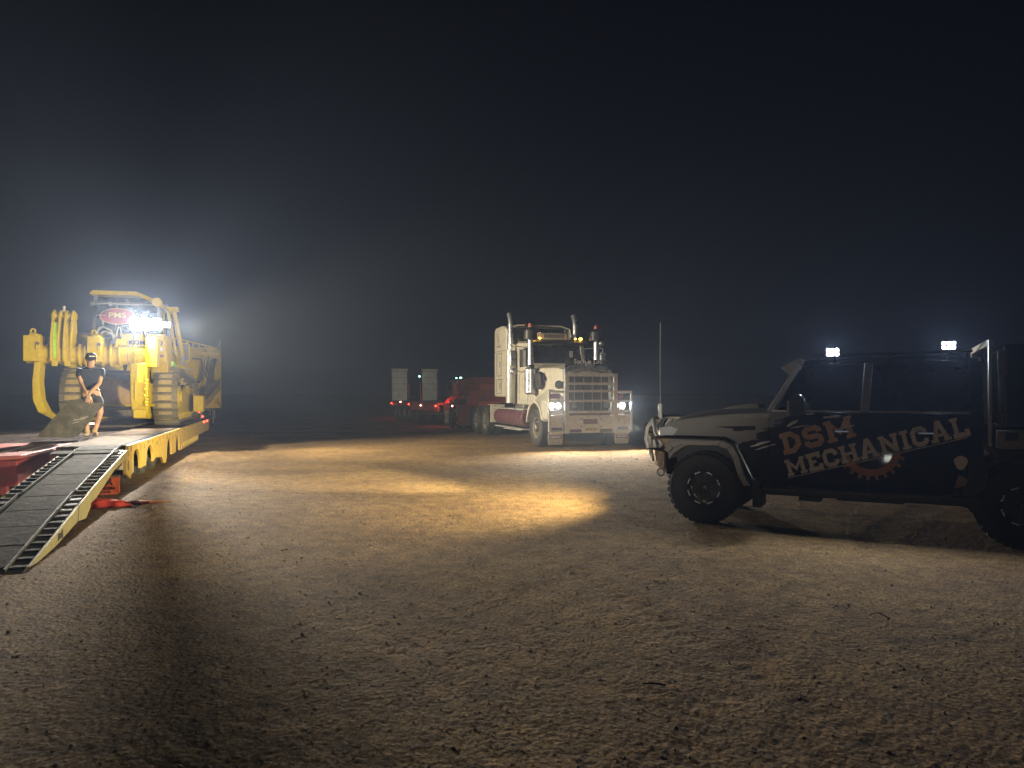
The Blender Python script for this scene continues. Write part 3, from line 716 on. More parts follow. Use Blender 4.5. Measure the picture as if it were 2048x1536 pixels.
# ------------------------------------------------------------------ prime mover
def make_truck(loc, rz, label, lit=True, sleeper=True, name='prime_mover'):
    T = root(name, loc, rz, label, 'truck', 'prime movers coupled to low loader trailers')
    # chassis
    m = MB()
    for y in (-.43, .43): m.box(-8.6, 1.0, y - .05, y + .05, .78, 1.05)
    for x in (-8.5, -7.0, -5.5, -4.0, -2.0, .6): m.box(x - .06, x + .06, -.43, .43, .82, 1.0)
    m.box(-2.9, .8, -.40, .40, .55, 1.3)
    m.build('chassis', steel, T, bevel=.008)
    for x in (0, -6.3, -7.75):
        a = MB(); a.tube([(x, -.9, .56), (x, .9, .56)], .07, 8)
        if x: a.sphere((x, 0, .56), .24)
        a.build('axle', steel, T)
    for sg in (-1, 1):
        wheel(T, (0, sg * 1.08, .575), .575, .31, sg)
        for x in (-6.3, -7.75): wheel(T, (x, sg * 1.09, .55), .55, .28, sg, dual=True)
    # bonnet: loft from grille to windscreen, narrower at the front
    secs = []
    for x, w, zt, zb, cr in ((1.16, .70, 2.30, 1.05, .10), (1.10, .74, 2.36, 1.0, .10), (.5, .80, 2.44, 1.1, .10), (-.3, .88, 2.46, 1.15, .09), (-1.28, .96, 2.50, 1.2, .06)):
        secs.append([(x, -w, zb), (x, -w, zt - .22), (x, -w * .93, zt - .06), (x, -w * .6, zt + cr * .4), (x, 0, zt + cr), (x, w * .6, zt + cr * .4), (x, w * .93, zt - .06), (x, w, zt - .22), (x, w, zb)])
    MB().loft(secs).build('bonnet', cream, T, bevel=.012)
    for sg in (-1, 1):
        f = MB(); outer = [(x, z) for x, z in arc(-.02, .62, .80, 18, 172, 14)]; inner = [(x, z) for x, z in arc(-.02, .62, .70, 172, 18, 14)]
        f.prism([(.95, .80)] + outer + [(-.85, .70)] + inner, 'y', sg * .70, sg * 1.27)
        f.loft([[(x, sg * y, z) for x, z in arc(-.02, .62 + dz, rr, 20, 160, 12)] for y, rr, dz in ((.72, .95, .25), (.92, .90, .12), (1.12, .82, .03), (1.24, .80, 0))], cap=False, closed=False)
        f.build('mudguard', cream, T, bevel=.012)
        n = MB(); n.box(.55, 1.12, sg * .72, sg * 1.24, .86, 1.42); n.prism([(.50, 1.40), (1.10, 1.40), (1.10, 1.52), (.45, 1.75)], 'y', sg * .72, sg * 1.0); n.build('headlamp_housing', cream, T, bevel=.03)
        dec = MB(); dec.prism([(-.95, 2.02), (.05, 2.02), (-.12, 2.22), (-.72, 2.22)], 'y', sg * .905, sg * .93); dec.build('bonnet_decal', purple, T)
    # grille
    g = MB(); g.box(1.165, 1.19, -.66, .66, 1.06, 2.22); gr = g.build('grille', lamp_blk, T)
    s_ = MB()
    for k in range(40): s_.box(1.19, 1.205, -.64 + k * .0328, -.634 + k * .0328, 1.08, 2.2)
    s_.build('grille_slat', chrome_dull, gr, kind='stuff')
    for y in (-.42, -.14, .14, .42): MB().box(1.205, 1.222, y - .012, y + .012, 1.08, 2.2).build('grille_rib', chrome, gr)
    f = MB()
    for y in (-.70, .70): f.box(1.12, 1.24, y - .045, y + .045, 1.02, 2.32)
    f.prism([(-.745, 2.24), (0, 2.36), (.745, 2.24), (.745, 2.32), (.55, 2.42), (0, 2.50), (-.55, 2.42), (-.745, 2.32)], 'x', 1.12, 1.245)
    f.build('grille_surround', chrome, T, bevel=.012)
    p = MB(); p.prism([(-.62, 2.18), (0, 2.29), (.62, 2.18), (.62, 2.235), (0, 2.355), (-.62, 2.235)], 'x', 1.246, 1.25); p.build('grille_header', steel, T)
    e = MB(); e.prism([(-.07, 2.40), (0, 2.22), (.07, 2.40), (.085, 2.50), (.04, 2.545), (0, 2.555), (-.04, 2.545), (-.085, 2.50)], 'x', 1.252, 1.27); e.build('emblem', chrome_dull, T, bevel=.006)
    # bull bar
    b = MB()
    for y in (-.76, .76): MB().box(1.42, 1.50, y - .065, y + .065, .46, 2.20).build('bullbar_upright', white_bar, T, bevel=.015)
    b = MB()
    for z, h in ((2.165, .055), (1.90, .035), (1.685, .035), (1.40, .035), (1.085, .035)): MB().box(1.425, 1.49, -.695, .695, z - h, z + h).build('bullbar_rail', white_bar, T, bevel=.012)
    for sg in (-1, 1):
        b = MB()
        b.box(1.40, 1.47, sg * 1.26, sg * 1.31, .50, 1.70)
        for z, h in ((1.665, .035), (1.40, .03), (1.09, .04), (.97, .02), (.50, .035)): b.box(1.405, 1.465, sg * .826, sg * 1.259, z - h, z + h)
        b.beam((1.43, sg * 1.30, 1.68), (1.38, sg * 1.31, 1.0), .03, .05)
        b.build('bullbar_wing', white_bar, T, bevel=.01)
        MB().box(1.385, 1.40, sg * .826, sg * 1.26, .535, .95).build('wing_panel', white_bar, T, bevel=.004)
        MB().box(1.401, 1.404, sg * .87, sg * 1.20, .56, .63).build('wing_decal', purple, T)
        MB().box(1.13, 1.16, sg * .80, sg * 1.22, 1.14, 1.37).build('headlamp_panel', chrome_dull, T)
        mf = MB(); mf.prism([(sg * .82, .17), (sg * .86, .13), (sg * 1.23, .13), (sg * 1.27, .17), (sg * 1.27, .46), (sg * .82, .46)], 'x', 1.28, 1.30)
        fl = mf.build('mud_flap', cream, T, bevel=.005)
        if lit:
            MB().box(1.3005, 1.304, sg * .86, sg * 1.23, .30, .42).build('flap_border', maroon, fl)
            MB().box(1.3045, 1.307, sg * .88, sg * 1.21, .32, .40).build('flap_plate', white_txt, fl)
            text('KENWORTH', .066, maroon, fl, (1.309, sg * 1.045, .36), (0, 1, 0), (0, 0, 1), 'flap_lettering', bold=.02)
    b = MB(); b.prism([(-.69, .47), (.69, .47), (.69, .97), (.55, .99), (-.55, .99), (-.69, .97)], 'x', 1.40, 1.455)
    bp = b.build('bumper', white_bar, T, bevel=.012)
    MB().box(1.456, 1.462, -.24, .20, .73, .87).build('bumper_sign', maroon, T)
    MB().box(1.456, 1.462, -.68, .68, 1.005, 1.045).build('bumper_trim', maroon, T)
    for y0, y1 in ((-.66, -.30), (.28, .66)): MB().box(1.456, 1.46, y0, y1, .49, .58).build('bumper_decal', purple, T)
    np_ = MB(); np_.box(1.458, 1.466, -.21, .21, .50, .63); q = np_.build('number_plate', plate_m, T)
    if lit: text('XE\u00b7W 02Y', .105, black_txt, q, (1.468, 0, .565), (0, 1, 0), (0, 0, 1), 'plate_lettering', sx=.8)
    for y in (-.31, .31):
        for z in (.66, .87): MB().box(1.456, 1.475, y - .03, y + .03, z - .015, z + .015).build('bumper_bolt', steel, T)
    # lamps
    for sg in (-1, 1):
        for y, mt in ((1.12, e_head if lit else lamp_clear), (.91, e_headlow if lit else lamp_clear)):
            round_lamp('headlamp', T, (1.165, sg * y, 1.255), (1, 0, 0), .095, mt)
        round_lamp('spot_lamp', T, (1.10, sg * .86, 1.87), (1, 0, 0), .115, lamp_clear, .10, grid=True)
        round_lamp('driving_lamp', T, (1.44, sg * .49, 1.27), (1, 0, 0), .105, lamp_clear, .08, grid=True)
        MB().box(1.10, 1.16, sg * .84, sg * 1.18, 1.46, 1.60).build('indicator_lamp', maroon, T, bevel=.01)
        if lit: light('SPOT', T, (1.60, sg * 1.12, 1.255), (14, sg * 1.2, .2), P_TRUCK, (1.0, .93, .78), .06, 150, .8, 'headlight')
    # cab
    c = MB(); c.prism([(-1.30, 1.25), (-1.30, 2.56), (-1.52, 3.26), (-3.20, 3.40), (-3.20, 1.25)], 'y', -.98, .98); c.build('cab', cream, T, bevel=.03)
    n = Vector((.70, 0, .22)).normalized()
    w = MB(); 
    def ws(y, t): return (-1.30 - .22 * t + .012, y, 2.58 + .66 * t)
    w.add([ws(-.83, .04), ws(.83, .04), ws(.80, .95), ws(-.80, .95)] , [(0, 1, 2, 3)])
    w.add([(x - .02, y, z) for x, y, z in (ws(-.83, .04), ws(.83, .04), ws(.80, .95), ws(-.80, .95))], [(0, 3, 2, 1)])
    win = w.build('windscreen', glass_dk, T)
    w = MB(); c4 = [ws(-.88, -.02), ws(.88, -.02), ws(.85, 1.02), ws(-.85, 1.02)]
    for i in range(4): w.beam(c4[i], c4[(i + 1) % 4], .05, .05)
    w.build('windscreen_frame', cream, T, bevel=.006)
    bd = MB(); bd.loft([[(1.20 - .10 * (abs(y) / .68) ** 2, y, 2.40 - .05 * abs(y)), (1.27 - .10 * (abs(y) / .68) ** 2, y, 2.62 - .08 * abs(y)), (1.262 - .10 * (abs(y) / .68) ** 2, y, 2.625 - .08 * abs(y)), (1.19 - .10 * (abs(y) / .68) ** 2, y, 2.40 - .05 * abs(y))] for y in (-.68, -.45, -.2, 0, .2, .45, .68)])
    bd = bd.build('bug_deflector', glass_dk, T)
    if lit:
        text('Such is Life', .20, white_txt, bd, (1.275, -.02, 2.545), (0, 1, 0), (.05, 0, 1), 'deflector_lettering', extrude=.001, bold=.012)
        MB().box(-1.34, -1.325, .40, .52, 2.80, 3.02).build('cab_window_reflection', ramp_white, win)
    vz = MB(); vz.prism([(-1.28, 3.20), (-1.18, 3.24), (-1.22, 3.30), (-1.55, 3.40), (-1.60, 3.30)], 'y', -1.02, 1.02); vz.build('sun_visor', lamp_blk, T, bevel=.01)
    for sg in (-1, 1):
        for k, y in enumerate((.80, .62)):
            if k and not lit: continue
            h = MB(); h.sphere((-1.36, sg * y, 3.415), .055 if k == 0 else .035, 12, 8, (1.3, 1, .8)); h.build('cab_marker_lamp', e_amber if lit else maroon, T)
        if lit: light('POINT', T, (-1.24, sg * .75, 3.45), None, .5, (1, .55, .1), .05)
        dn = MB(); dn.box(-2.35, -1.55, sg * .975, sg * .998, 2.50, 3.10); dn.build('side_window', glass_dk, T)
        dr = MB()
        for pts in (((-1.50, 1.4), (-1.50, 3.15)), ((-1.50, 3.15), (-2.40, 3.15)), ((-2.40, 3.15), (-2.40, 1.4)), ((-2.40, 1.4), (-1.50, 1.4))):
            dr.beam((pts[0][0], sg * .985, pts[0][1]), (pts[1][0], sg * .985, pts[1][1]), .018, .02)
        dr.build('door_frame', chrome_dull, T)
        MB().box(-2.35, -1.52, sg * 1.0, sg * 1.2, .62, .68).build('cab_step', steel, T, bevel=.01)
        MB().box(-2.35, -1.45, sg * .90, sg * 1.16, .70, 1.25).build('battery_box', steel, T, bevel=.02)
        # air cleaner with intake pipe and black cap
        ac = MB(); ac.lathe([(.001, 0), (.10, 0), (.19, .06), (.195, .80), (.11, .86), (.001, .86)], (-.80, sg * 1.12, 1.58), (0, 0, 1), 22)
        ac.build('air_cleaner', chrome, T)
        pp = MB(); pp.cyl((-.80, sg * 1.12, 2.50), (-.80, sg * 1.12, 3.30), .085, 16); pp.build('intake_pipe', chrome, T)
        cp = MB(); cp.cyl((-.80, sg * 1.12, 2.40), (-.80, sg * 1.12, 2.53), .12, 16); cp.lathe([(.09, 0), (.22, .03), (.21, .30), (.16, .36), (.10, .40), (.001, .41)], (-.80, sg * 1.12, 3.30), (0, 0, 1), 20); cp.build('intake_cap', lamp_blk, T)
        MB().lathe([(.001, 0), (.07, 0), (.08, .07), (.05, .13), (.001, .14)], (-.80, sg * 1.12, 3.70), (0, 0, 1), 14).build('intake_top', red_dk, T)
        bx = MB(); bx.loft([[(x, sg * .90, zb), (x, sg * 1.02, zb), (x, sg * 1.05, zt), (x, sg * .90, zt)] for x, zb, zt in ((-.62, 1.75, 2.20), (-.25, 1.75, 2.28), (-.10, 1.85, 2.22))]); bx.build('cowl_mirror', lamp_blk, T, bevel=.02)
        # exhaust stack
        st = MB(); st.cyl((-2.80, sg * 1.18, 1.30), (-2.80, sg * 1.18, 3.10), .17, 20); st.build('muffler_shield', chrome_dull, T)
        st = MB(); st.tube([(-2.80, sg * 1.18, 3.10), (-2.80, sg * 1.18, 3.95), (-2.82, sg * 1.18, 4.12), (-2.92, sg * 1.18, 4.28), (-2.98, sg * 1.18, 4.36)], .09, 12); st.build('exhaust_stack', chrome, T)
        MB().box(-3.0, -2.88, sg * 1.02, sg * 1.20, 1.4, 3.05).build('stack_bracket', steel, T)
        # mirrors
        mi = MB(); mi.box(-1.32, -1.22, sg * 1.46, sg * 1.66, 2.48, 2.98); mb_ = mi.build('mirror', chrome, T, bevel=.03)
        mi = MB(); mi.tube([(-1.5, sg * .98, 3.10), (-1.3, sg * 1.45, 3.14), (-1.27, sg * 1.56, 3.1), (-1.27, sg * 1.56, 2.36), (-1.4, sg * 1.2, 2.3), (-1.5, sg * .98, 2.40)], .014, 6); mi.build('mirror_bracket', chrome_dull, mb_)
        MB().sphere((-1.25, sg * 1.54, 2.33), .12, 16, 10, (.5, 1, 1)).build('spot_mirror', chrome, T)
        MB().sphere((-1.22, sg * 1.50, 3.28), .10, 16, 10, (.6, 1, 1)).build('spot_lamp', chrome if sg > 0 else lamp_blk, T)
        # fuel tanks
        tk = MB(); tk.lathe([(.001, 0), (.24, 0), (.29, .04), (.29, 3.36), (.24, 3.40), (.001, 3.40)], (-4.75, sg * .98, .80), (1, 0, 0), 24); tk.build('fuel_tank', maroon, T)
        tk = MB(); tk.box(-4.75, -1.1, sg * .88, sg * 1.27, 1.085, 1.12); tk.build('tank_step', white_bar, T, bevel=.006)
        tk = MB(); tk.box(-4.7, -1.2, sg * 1.0, sg * 1.24, .44, .47); tk.beam((-3.6, sg * 1.2, .40), (-1.6, sg * 1.2, .42), .03, .02); tk.build('lower_step', white_bar, T)
        for x in (-4.3, -3.1, -1.9):
            MB().lathe([(.296, 0), (.296, .06)], (x, sg * .98, .80), (1, 0, 0), 24).build('tank_strap', steel, T)
        gd = MB(); gd.box(-5.25, -5.18, sg * .72, sg * 1.26, .55, 1.20); gd.box(-5.6, -5.18, sg * .72, sg * 1.26, 1.18, 1.21); gd.build('rear_guard', cream, T, bevel=.01)
        rf = MB(); rf.box(-8.62, -8.60, sg * .78, sg * 1.24, .25, 1.05); fl2 = rf.build('rear_mud_flap', ramp_white if not lit else blackp, T)
        if not lit:
            k2 = MB(); k2.beam((-8.625, sg * .86, .85), (-8.625, sg * 1.16, .60), .02, .07); k2.box(-8.63, -8.624, sg * .84, sg * 1.18, .40, .46); k2.build('flap_emblem', navy_txt, fl2)
            MB().box(-8.60, -8.52, sg * .82, sg * 1.2, 1.10, 1.20).build('tail_lamp', e_red, T, bevel=.01)
    hr = MB(); hr.prism([(-1.55, 3.36), (-1.62, 3.62), (-2.4, 3.66), (-2.6, 3.40)], 'y', -.50, .42); ah = hr.build('roof_air_conditioner', cream, T, bevel=.04)
    MB().box(-1.585, -1.575, -.40, .32, 3.42, 3.57).build('cooler_grille', steel, ah)
    for k in range(6): MB().box(-1.598, -1.588, -.38, .30, 3.43 + k * .023, 3.44 + k * .023).build('slat', cream, ah)
    MB().tube([(-1.6, -.62, 3.40), (-1.62, -.62, 3.56), (-1.62, -.50, 3.60)], .05, 8).build('roof_cowl', cream, T)
    if sleeper:
        s2 = MB(); s2.prism([(-3.25, 1.50), (-3.25, 3.85), (-3.5, 3.98), (-3.9, 4.02), (-4.65, 4.00), (-4.80, 3.88), (-4.80, 1.50)], 'y', -1.22, 1.22); sl = s2.build('sleeper', cream, T, bevel=.05)
        s2 = MB(); s2.tube([(-3.2, -1.18, 3.62), (-3.2, -1.12, 3.90), (-3.2, -.8, 4.0), (-3.2, .8, 4.0), (-3.2, 1.12, 3.90), (-3.2, 1.18, 3.62)], .03, 8); s2.build('roof_edge_highlight', cream, T)  # tube drawn as the highlight along the sleeper's front edge
        fr = MB(); fr.box(-3.245, -3.235, -1.05, 1.05, 3.45, 3.90); fr.build('sleeper_window', glass_dk, T)
        MB().sphere((-3.1, -.55, 4.02), .07).build('roof_marker', red_dk, T)
        for sg in (-1, 1):
            for z0, z1 in ((1.62, 2.12), (2.25, 3.05)):
                d = MB(); x0, x1 = -4.45, -3.85
                for a_, b_ in (((x0, z0), (x1, z0)), ((x1, z0), (x1, z1)), ((x1, z1), (x0, z1)), ((x0, z1), (x0, z0))): d.beam((a_[0], sg * 1.222, a_[1]), (b_[0], sg * 1.222, b_[1]), .012, .02)
                d.box(-4.02, -3.99, sg * 1.225, sg * 1.235, (z0 + z1) / 2 - .1, (z0 + z1) / 2 + .12)
                d.build('locker_outline', lamp_blk, sl)
            MB().box(-4.78, -3.27, sg * 1.222, sg * 1.226, 3.12, 3.135).build('panel_seam', lamp_blk, sl)
            MB().box(-4.3, -4.27, sg * 1.222, sg * 1.23, 3.45, 3.75).build('vent_slot', lamp_blk, sl)
        text('M \u00b7 I \u00b7 A', .12, lamp_blk, sl, (-4.15, -1.228, 3.30), (1, 0, 0), (0, 0, 1), 'sleeper_lettering')
    MB().prism([(-6.6, 1.08), (-7.5, 1.08), (-7.4, 1.22), (-6.8, 1.24)], 'y', -.42, .42).build('turntable', lamp_blk, T, bevel=.02)
    return T
hd = math.radians(-73.50)
lf = Vector((math.cos(hd + PI / 2), math.sin(hd + PI / 2), 0)); fw = Vector((math.cos(hd), math.sin(hd), 0))
truck_o = Vector((.6857, 22.095, 0)) + lf * 1.25
truck = make_truck(truck_o, hd, 'cream bonneted prime mover with bull bar, headlamps on and Such is Life on its windscreen')

# ------------------------------------------------------------------ dolly and empty low loader behind the prime mover
def make_dolly():
    O = truck_o - fw * 12.0
    D = root('trailer_dolly', O, hd, 'red two axle dolly with dual wheels under the gooseneck behind the cream truck', 'dolly')
    for x in (.65, -.65):
        for sg in (-1, 1): wheel(D, (x, sg * 1.1, .50), .50, .28, sg, dual=True)
    
    for x in (.65, -.65): MB().tube([(x, -.9, .5), (x, .9, .5)], .07).build('axle', steel, D)
    m = MB()
    for y in (-.45, .45): m.box(-1.3, 1.6, y - .06, y + .06, .80, 1.08)
    m.prism([(1.6, -.5), (3.6, -.12), (3.6, .12), (1.6, .5)], 'z', .82, 1.02)
    m.build('dolly_frame', red, D, bevel=.01)
    for sg in (-1, 1):
        g = MB(); g.prism([(1.45, .75), (1.45, 1.10), (.9, 1.18), (-.9, 1.18), (-1.45, 1.1), (-1.45, .8), (-1.40, .8), (-1.38, 1.05), (-.88, 1.12), (.88, 1.12), (1.38, 1.05), (1.38, .75)], 'y', sg * .72, sg * 1.38); g.build('mudguard', red, D, bevel=.01)
        MB().box(1.48, 1.52, sg * .75, sg * 1.36, .22, .95).build('mud_flap', red_dk, D)
        MB().box(-1.52, -1.48, sg * .75, sg * 1.36, .18, .80).build('rear_mud_flap', ramp_white, D)
        mk = MB(); mk.box(.40, .55, sg * 1.385, sg * 1.41, 1.02, 1.08); mk.build('marker_lamp', e_redhot, D)
        MB().box(-1.5, -1.46, sg * 1.1, sg * 1.30, .92, .98).build('tail_lamp', e_amber, D)
    m = MB(); m.prism([(-.7, 1.18), (.7, 1.18), (.5, 1.36), (-.5, 1.36)], 'y', -.5, .5); m.build('turntable', lamp_blk, D, bevel=.02)
    m = MB(); m.box(.95, 2.0, -.95, .95, 1.25, 1.75); m.box(1.2, 2.6, -.6, .2, 1.75, 2.05); m.build('winch_housing', red_dk, D, bevel=.03)
    m = MB(); m.cyl((1.5, -1.1, 1.45), (1.5, -.96, 1.45), .18, 16); m.cyl((1.0, -1.12, 1.25), (1.9, -1.12, 1.40), .06, 8); m.build('hydraulic_ram', steel, D)
    m = MB(); m.box(2.0, 2.4, -1.1, -.6, 1.1, 1.5); m.box(2.5, 3.0, -.8, .8, 1.08, 1.30); m.build('valve_box', red_dk, D, bevel=.02)
    return D
make_dolly()

def make_far_trailer():
    u = Vector((.3524, -.9359, 0)); lft = Vector((.9359, .3524, 0)); rz = math.atan2(u.y, u.x)
    O = Vector((-7.552, 46.4, 0)) + lft * 1.45
    T = root('low_loader_trailer', O, rz, 'empty red low loader with two pale ramps standing upright at its tail', 'trailer', 'low loader trailers')
    for x in (.0, 1.3, 2.6, 3.9):
        for sg in (-1, 1): wheel(T, (x, sg * 1.25, .44), .44, .27, sg, dual=True)
    for x in (.0, 1.3, 2.6, 3.9): MB().tube([(x, -1.1, .44), (x, 1.1, .44)], .07).build('axle', steel, T)
    m = MB(); m.box(-.8, 10.9, -1.45, 1.45, 1.05, 1.16); m.build('deck', red_dk, T, bevel=.01)
    m = MB(); m.prism([(-.8, .88), (-.8, 1.05), (10.9, 1.05), (10.9, .72), (4.6, .72), (4.4, .92)], 'y', -1.44, -1.38); m.prism([(-.8, .88), (-.8, 1.05), (10.9, 1.05), (10.9, .72), (4.6, .72), (4.4, .92)], 'y', 1.38, 1.44); m.build('side_rail', red, T, bevel=.006)
    for k in range(14):
        x = 4.8 + k * .44
        MB().box(x, x + .05, -1.47, -1.44, .70, 1.04).build('stake_pocket', red_dk, T)
    # gooseneck
    m = MB(); m.prism([(10.85, .74), (10.85, 1.16), (12.6, 1.62), (13.2, 2.0), (15.2, 2.02), (15.2, 1.42), (12.9, 1.36), (11.6, .80)], 'y', -1.15, 1.15); m.build('gooseneck', red, T, bevel=.03)
    m = MB(); m.box(13.3, 14.3, -1.25, -.5, 2.02, 2.30); m.box(14.5, 15.2, -.9, .9, 2.02, 2.36); m.box(13.0, 13.4, -1.35, -1.15, 1.5, 2.15); m.build('power_pack', red_dk, T, bevel=.03)
    m = MB(); m.box(13.55, 13.85, -1.262, -1.252, 2.08, 2.22); m.build('data_plate', ramp_white, T)
    m = MB(); m.tube([(12.2, -1.17, 1.3), (12.5, -1.2, 1.1), (13.0, -1.2, 1.08), (13.4, -1.2, 1.3)], .04); m.beam((13.4, -1.2, 1.5), (13.8, -1.2, 1.72), .03, .05); m.build('air_line', hose_grey, T)
    for sg in (-1, 1):
        yc = sg * 1.0
        lean = .10
        R = MB(); R.obox((-.45, yc, 2.2), (.16, .98, 2.05), Matrix.Rotation(-.04, 3, 'Y')); rp = R.build('loading_ramp', ramp_white, T, bevel=.02)
        for k in range(5):
            MB().box(-.56, -.35, yc - .5, yc + .5, 1.45 + k * .40, 1.475 + k * .40).build('ramp_cleat', steel, rp)
        MB().box(-.58, -.30, yc - .53, yc + .53, 3.08, 3.24).build('ramp_toe', ramp_white, rp, bevel=.03)
        y2 = yc - sg * .62
        st = MB(); st.cyl((-.30, y2, 1.16), (-.42, y2, 2.3), .03, 8); st.cyl((-.30, y2, 1.16), (-.33, y2, 1.55), .075, 10, .05); st.build('ramp_strut', red, rp)
        ch = MB(); ch.tube([(-.35, yc + .5, 2.5), (.15, yc + .5, 1.17)], .022, 6); ch.tube([(-.35, yc + .5, 1.9), (.35, yc + .48, 1.35), (.45, yc + .46, 1.17)], .02, 6); ch.build('ramp_chain', steel, rp)
    for k, (x, z) in enumerate(((-.75, 1.0), (2.1, 1.12), (4.4, 1.0), (7.4, .98), (10.6, 1.0))):
        MB().box(x - .07, x + .07, -1.50, -1.455, z - .03, z + .03).build('marker_lamp', e_redhot if k % 2 else e_red, T)
    MB().box(-.86, -.80, -1.4, -1.1, .90, 1.0).build('tail_lamp', e_red, T)
    light('POINT', T, (11.6, -1.45, 1.15), None, 16, (1, .05, .03), .05, name='marker_light')
    light('POINT', T, (-1.4, -1.5, .95), None, 18, (1, .08, .06), .05, name='marker_light')
    MB().box(12.0, 12.2, -1.21, -1.16, .98, 1.06).build('marker_lamp', e_amber, T)
    cl = MB(); cl.sphere((-.38, .30, 2.75), .06); cl.build('ramp_lamp', e_cold, T)
    return T
make_far_trailer()

# far vehicle with two cold lamps behind the gooseneck
def make_distant():
    T = root('distant_truck', (-5.2, 84, 0), math.radians(200), 'dim distant truck with two cold roof lamps beyond the red gooseneck', 'truck')
    c = MB(); c.prism([(2.0, .9), (2.1, 2.0), (1.8, 3.2), (0.0, 3.3), (0.0, .9)], 'y', -1.2, 1.2); c.build('cab', red_dk, T, bevel=.05)
    MB().box(-6.5, -.1, -1.2, 1.2, 1.0, 1.4).build('tray', red_dk, T, bevel=.02)
    MB().box(-.2, 2.0, -.5, .5, .6, .95).build('chassis', steel, T)
    w = MB(); w.add([(2.09, -1.0, 2.1), (2.09, 1.0, 2.1), (1.86, 1.0, 3.0), (1.86, -1.0, 3.0)], [(0, 1, 2, 3)]); w.build('windscreen', glass_dk, T)
    MB().box(.5, 1.5, -1.215, 1.215, 2.1, 2.95).build('side_window', glass_dk, T)
    for x in (1.2, -3.6, -5.0):
        for sg in (-1, 1): wheel(T, (x, sg * 1.08, .5), .52, .29, sg)
    for y in (-1.0, .6, .95): MB().sphere((1.0, y, 3.45), .10).build('roof_lamp', e_cold, T)
    MB().box(.9, 1.1, -1.2, 1.2, 3.30, 3.38).build('lamp_bar', lamp_blk, T)
make_distant()

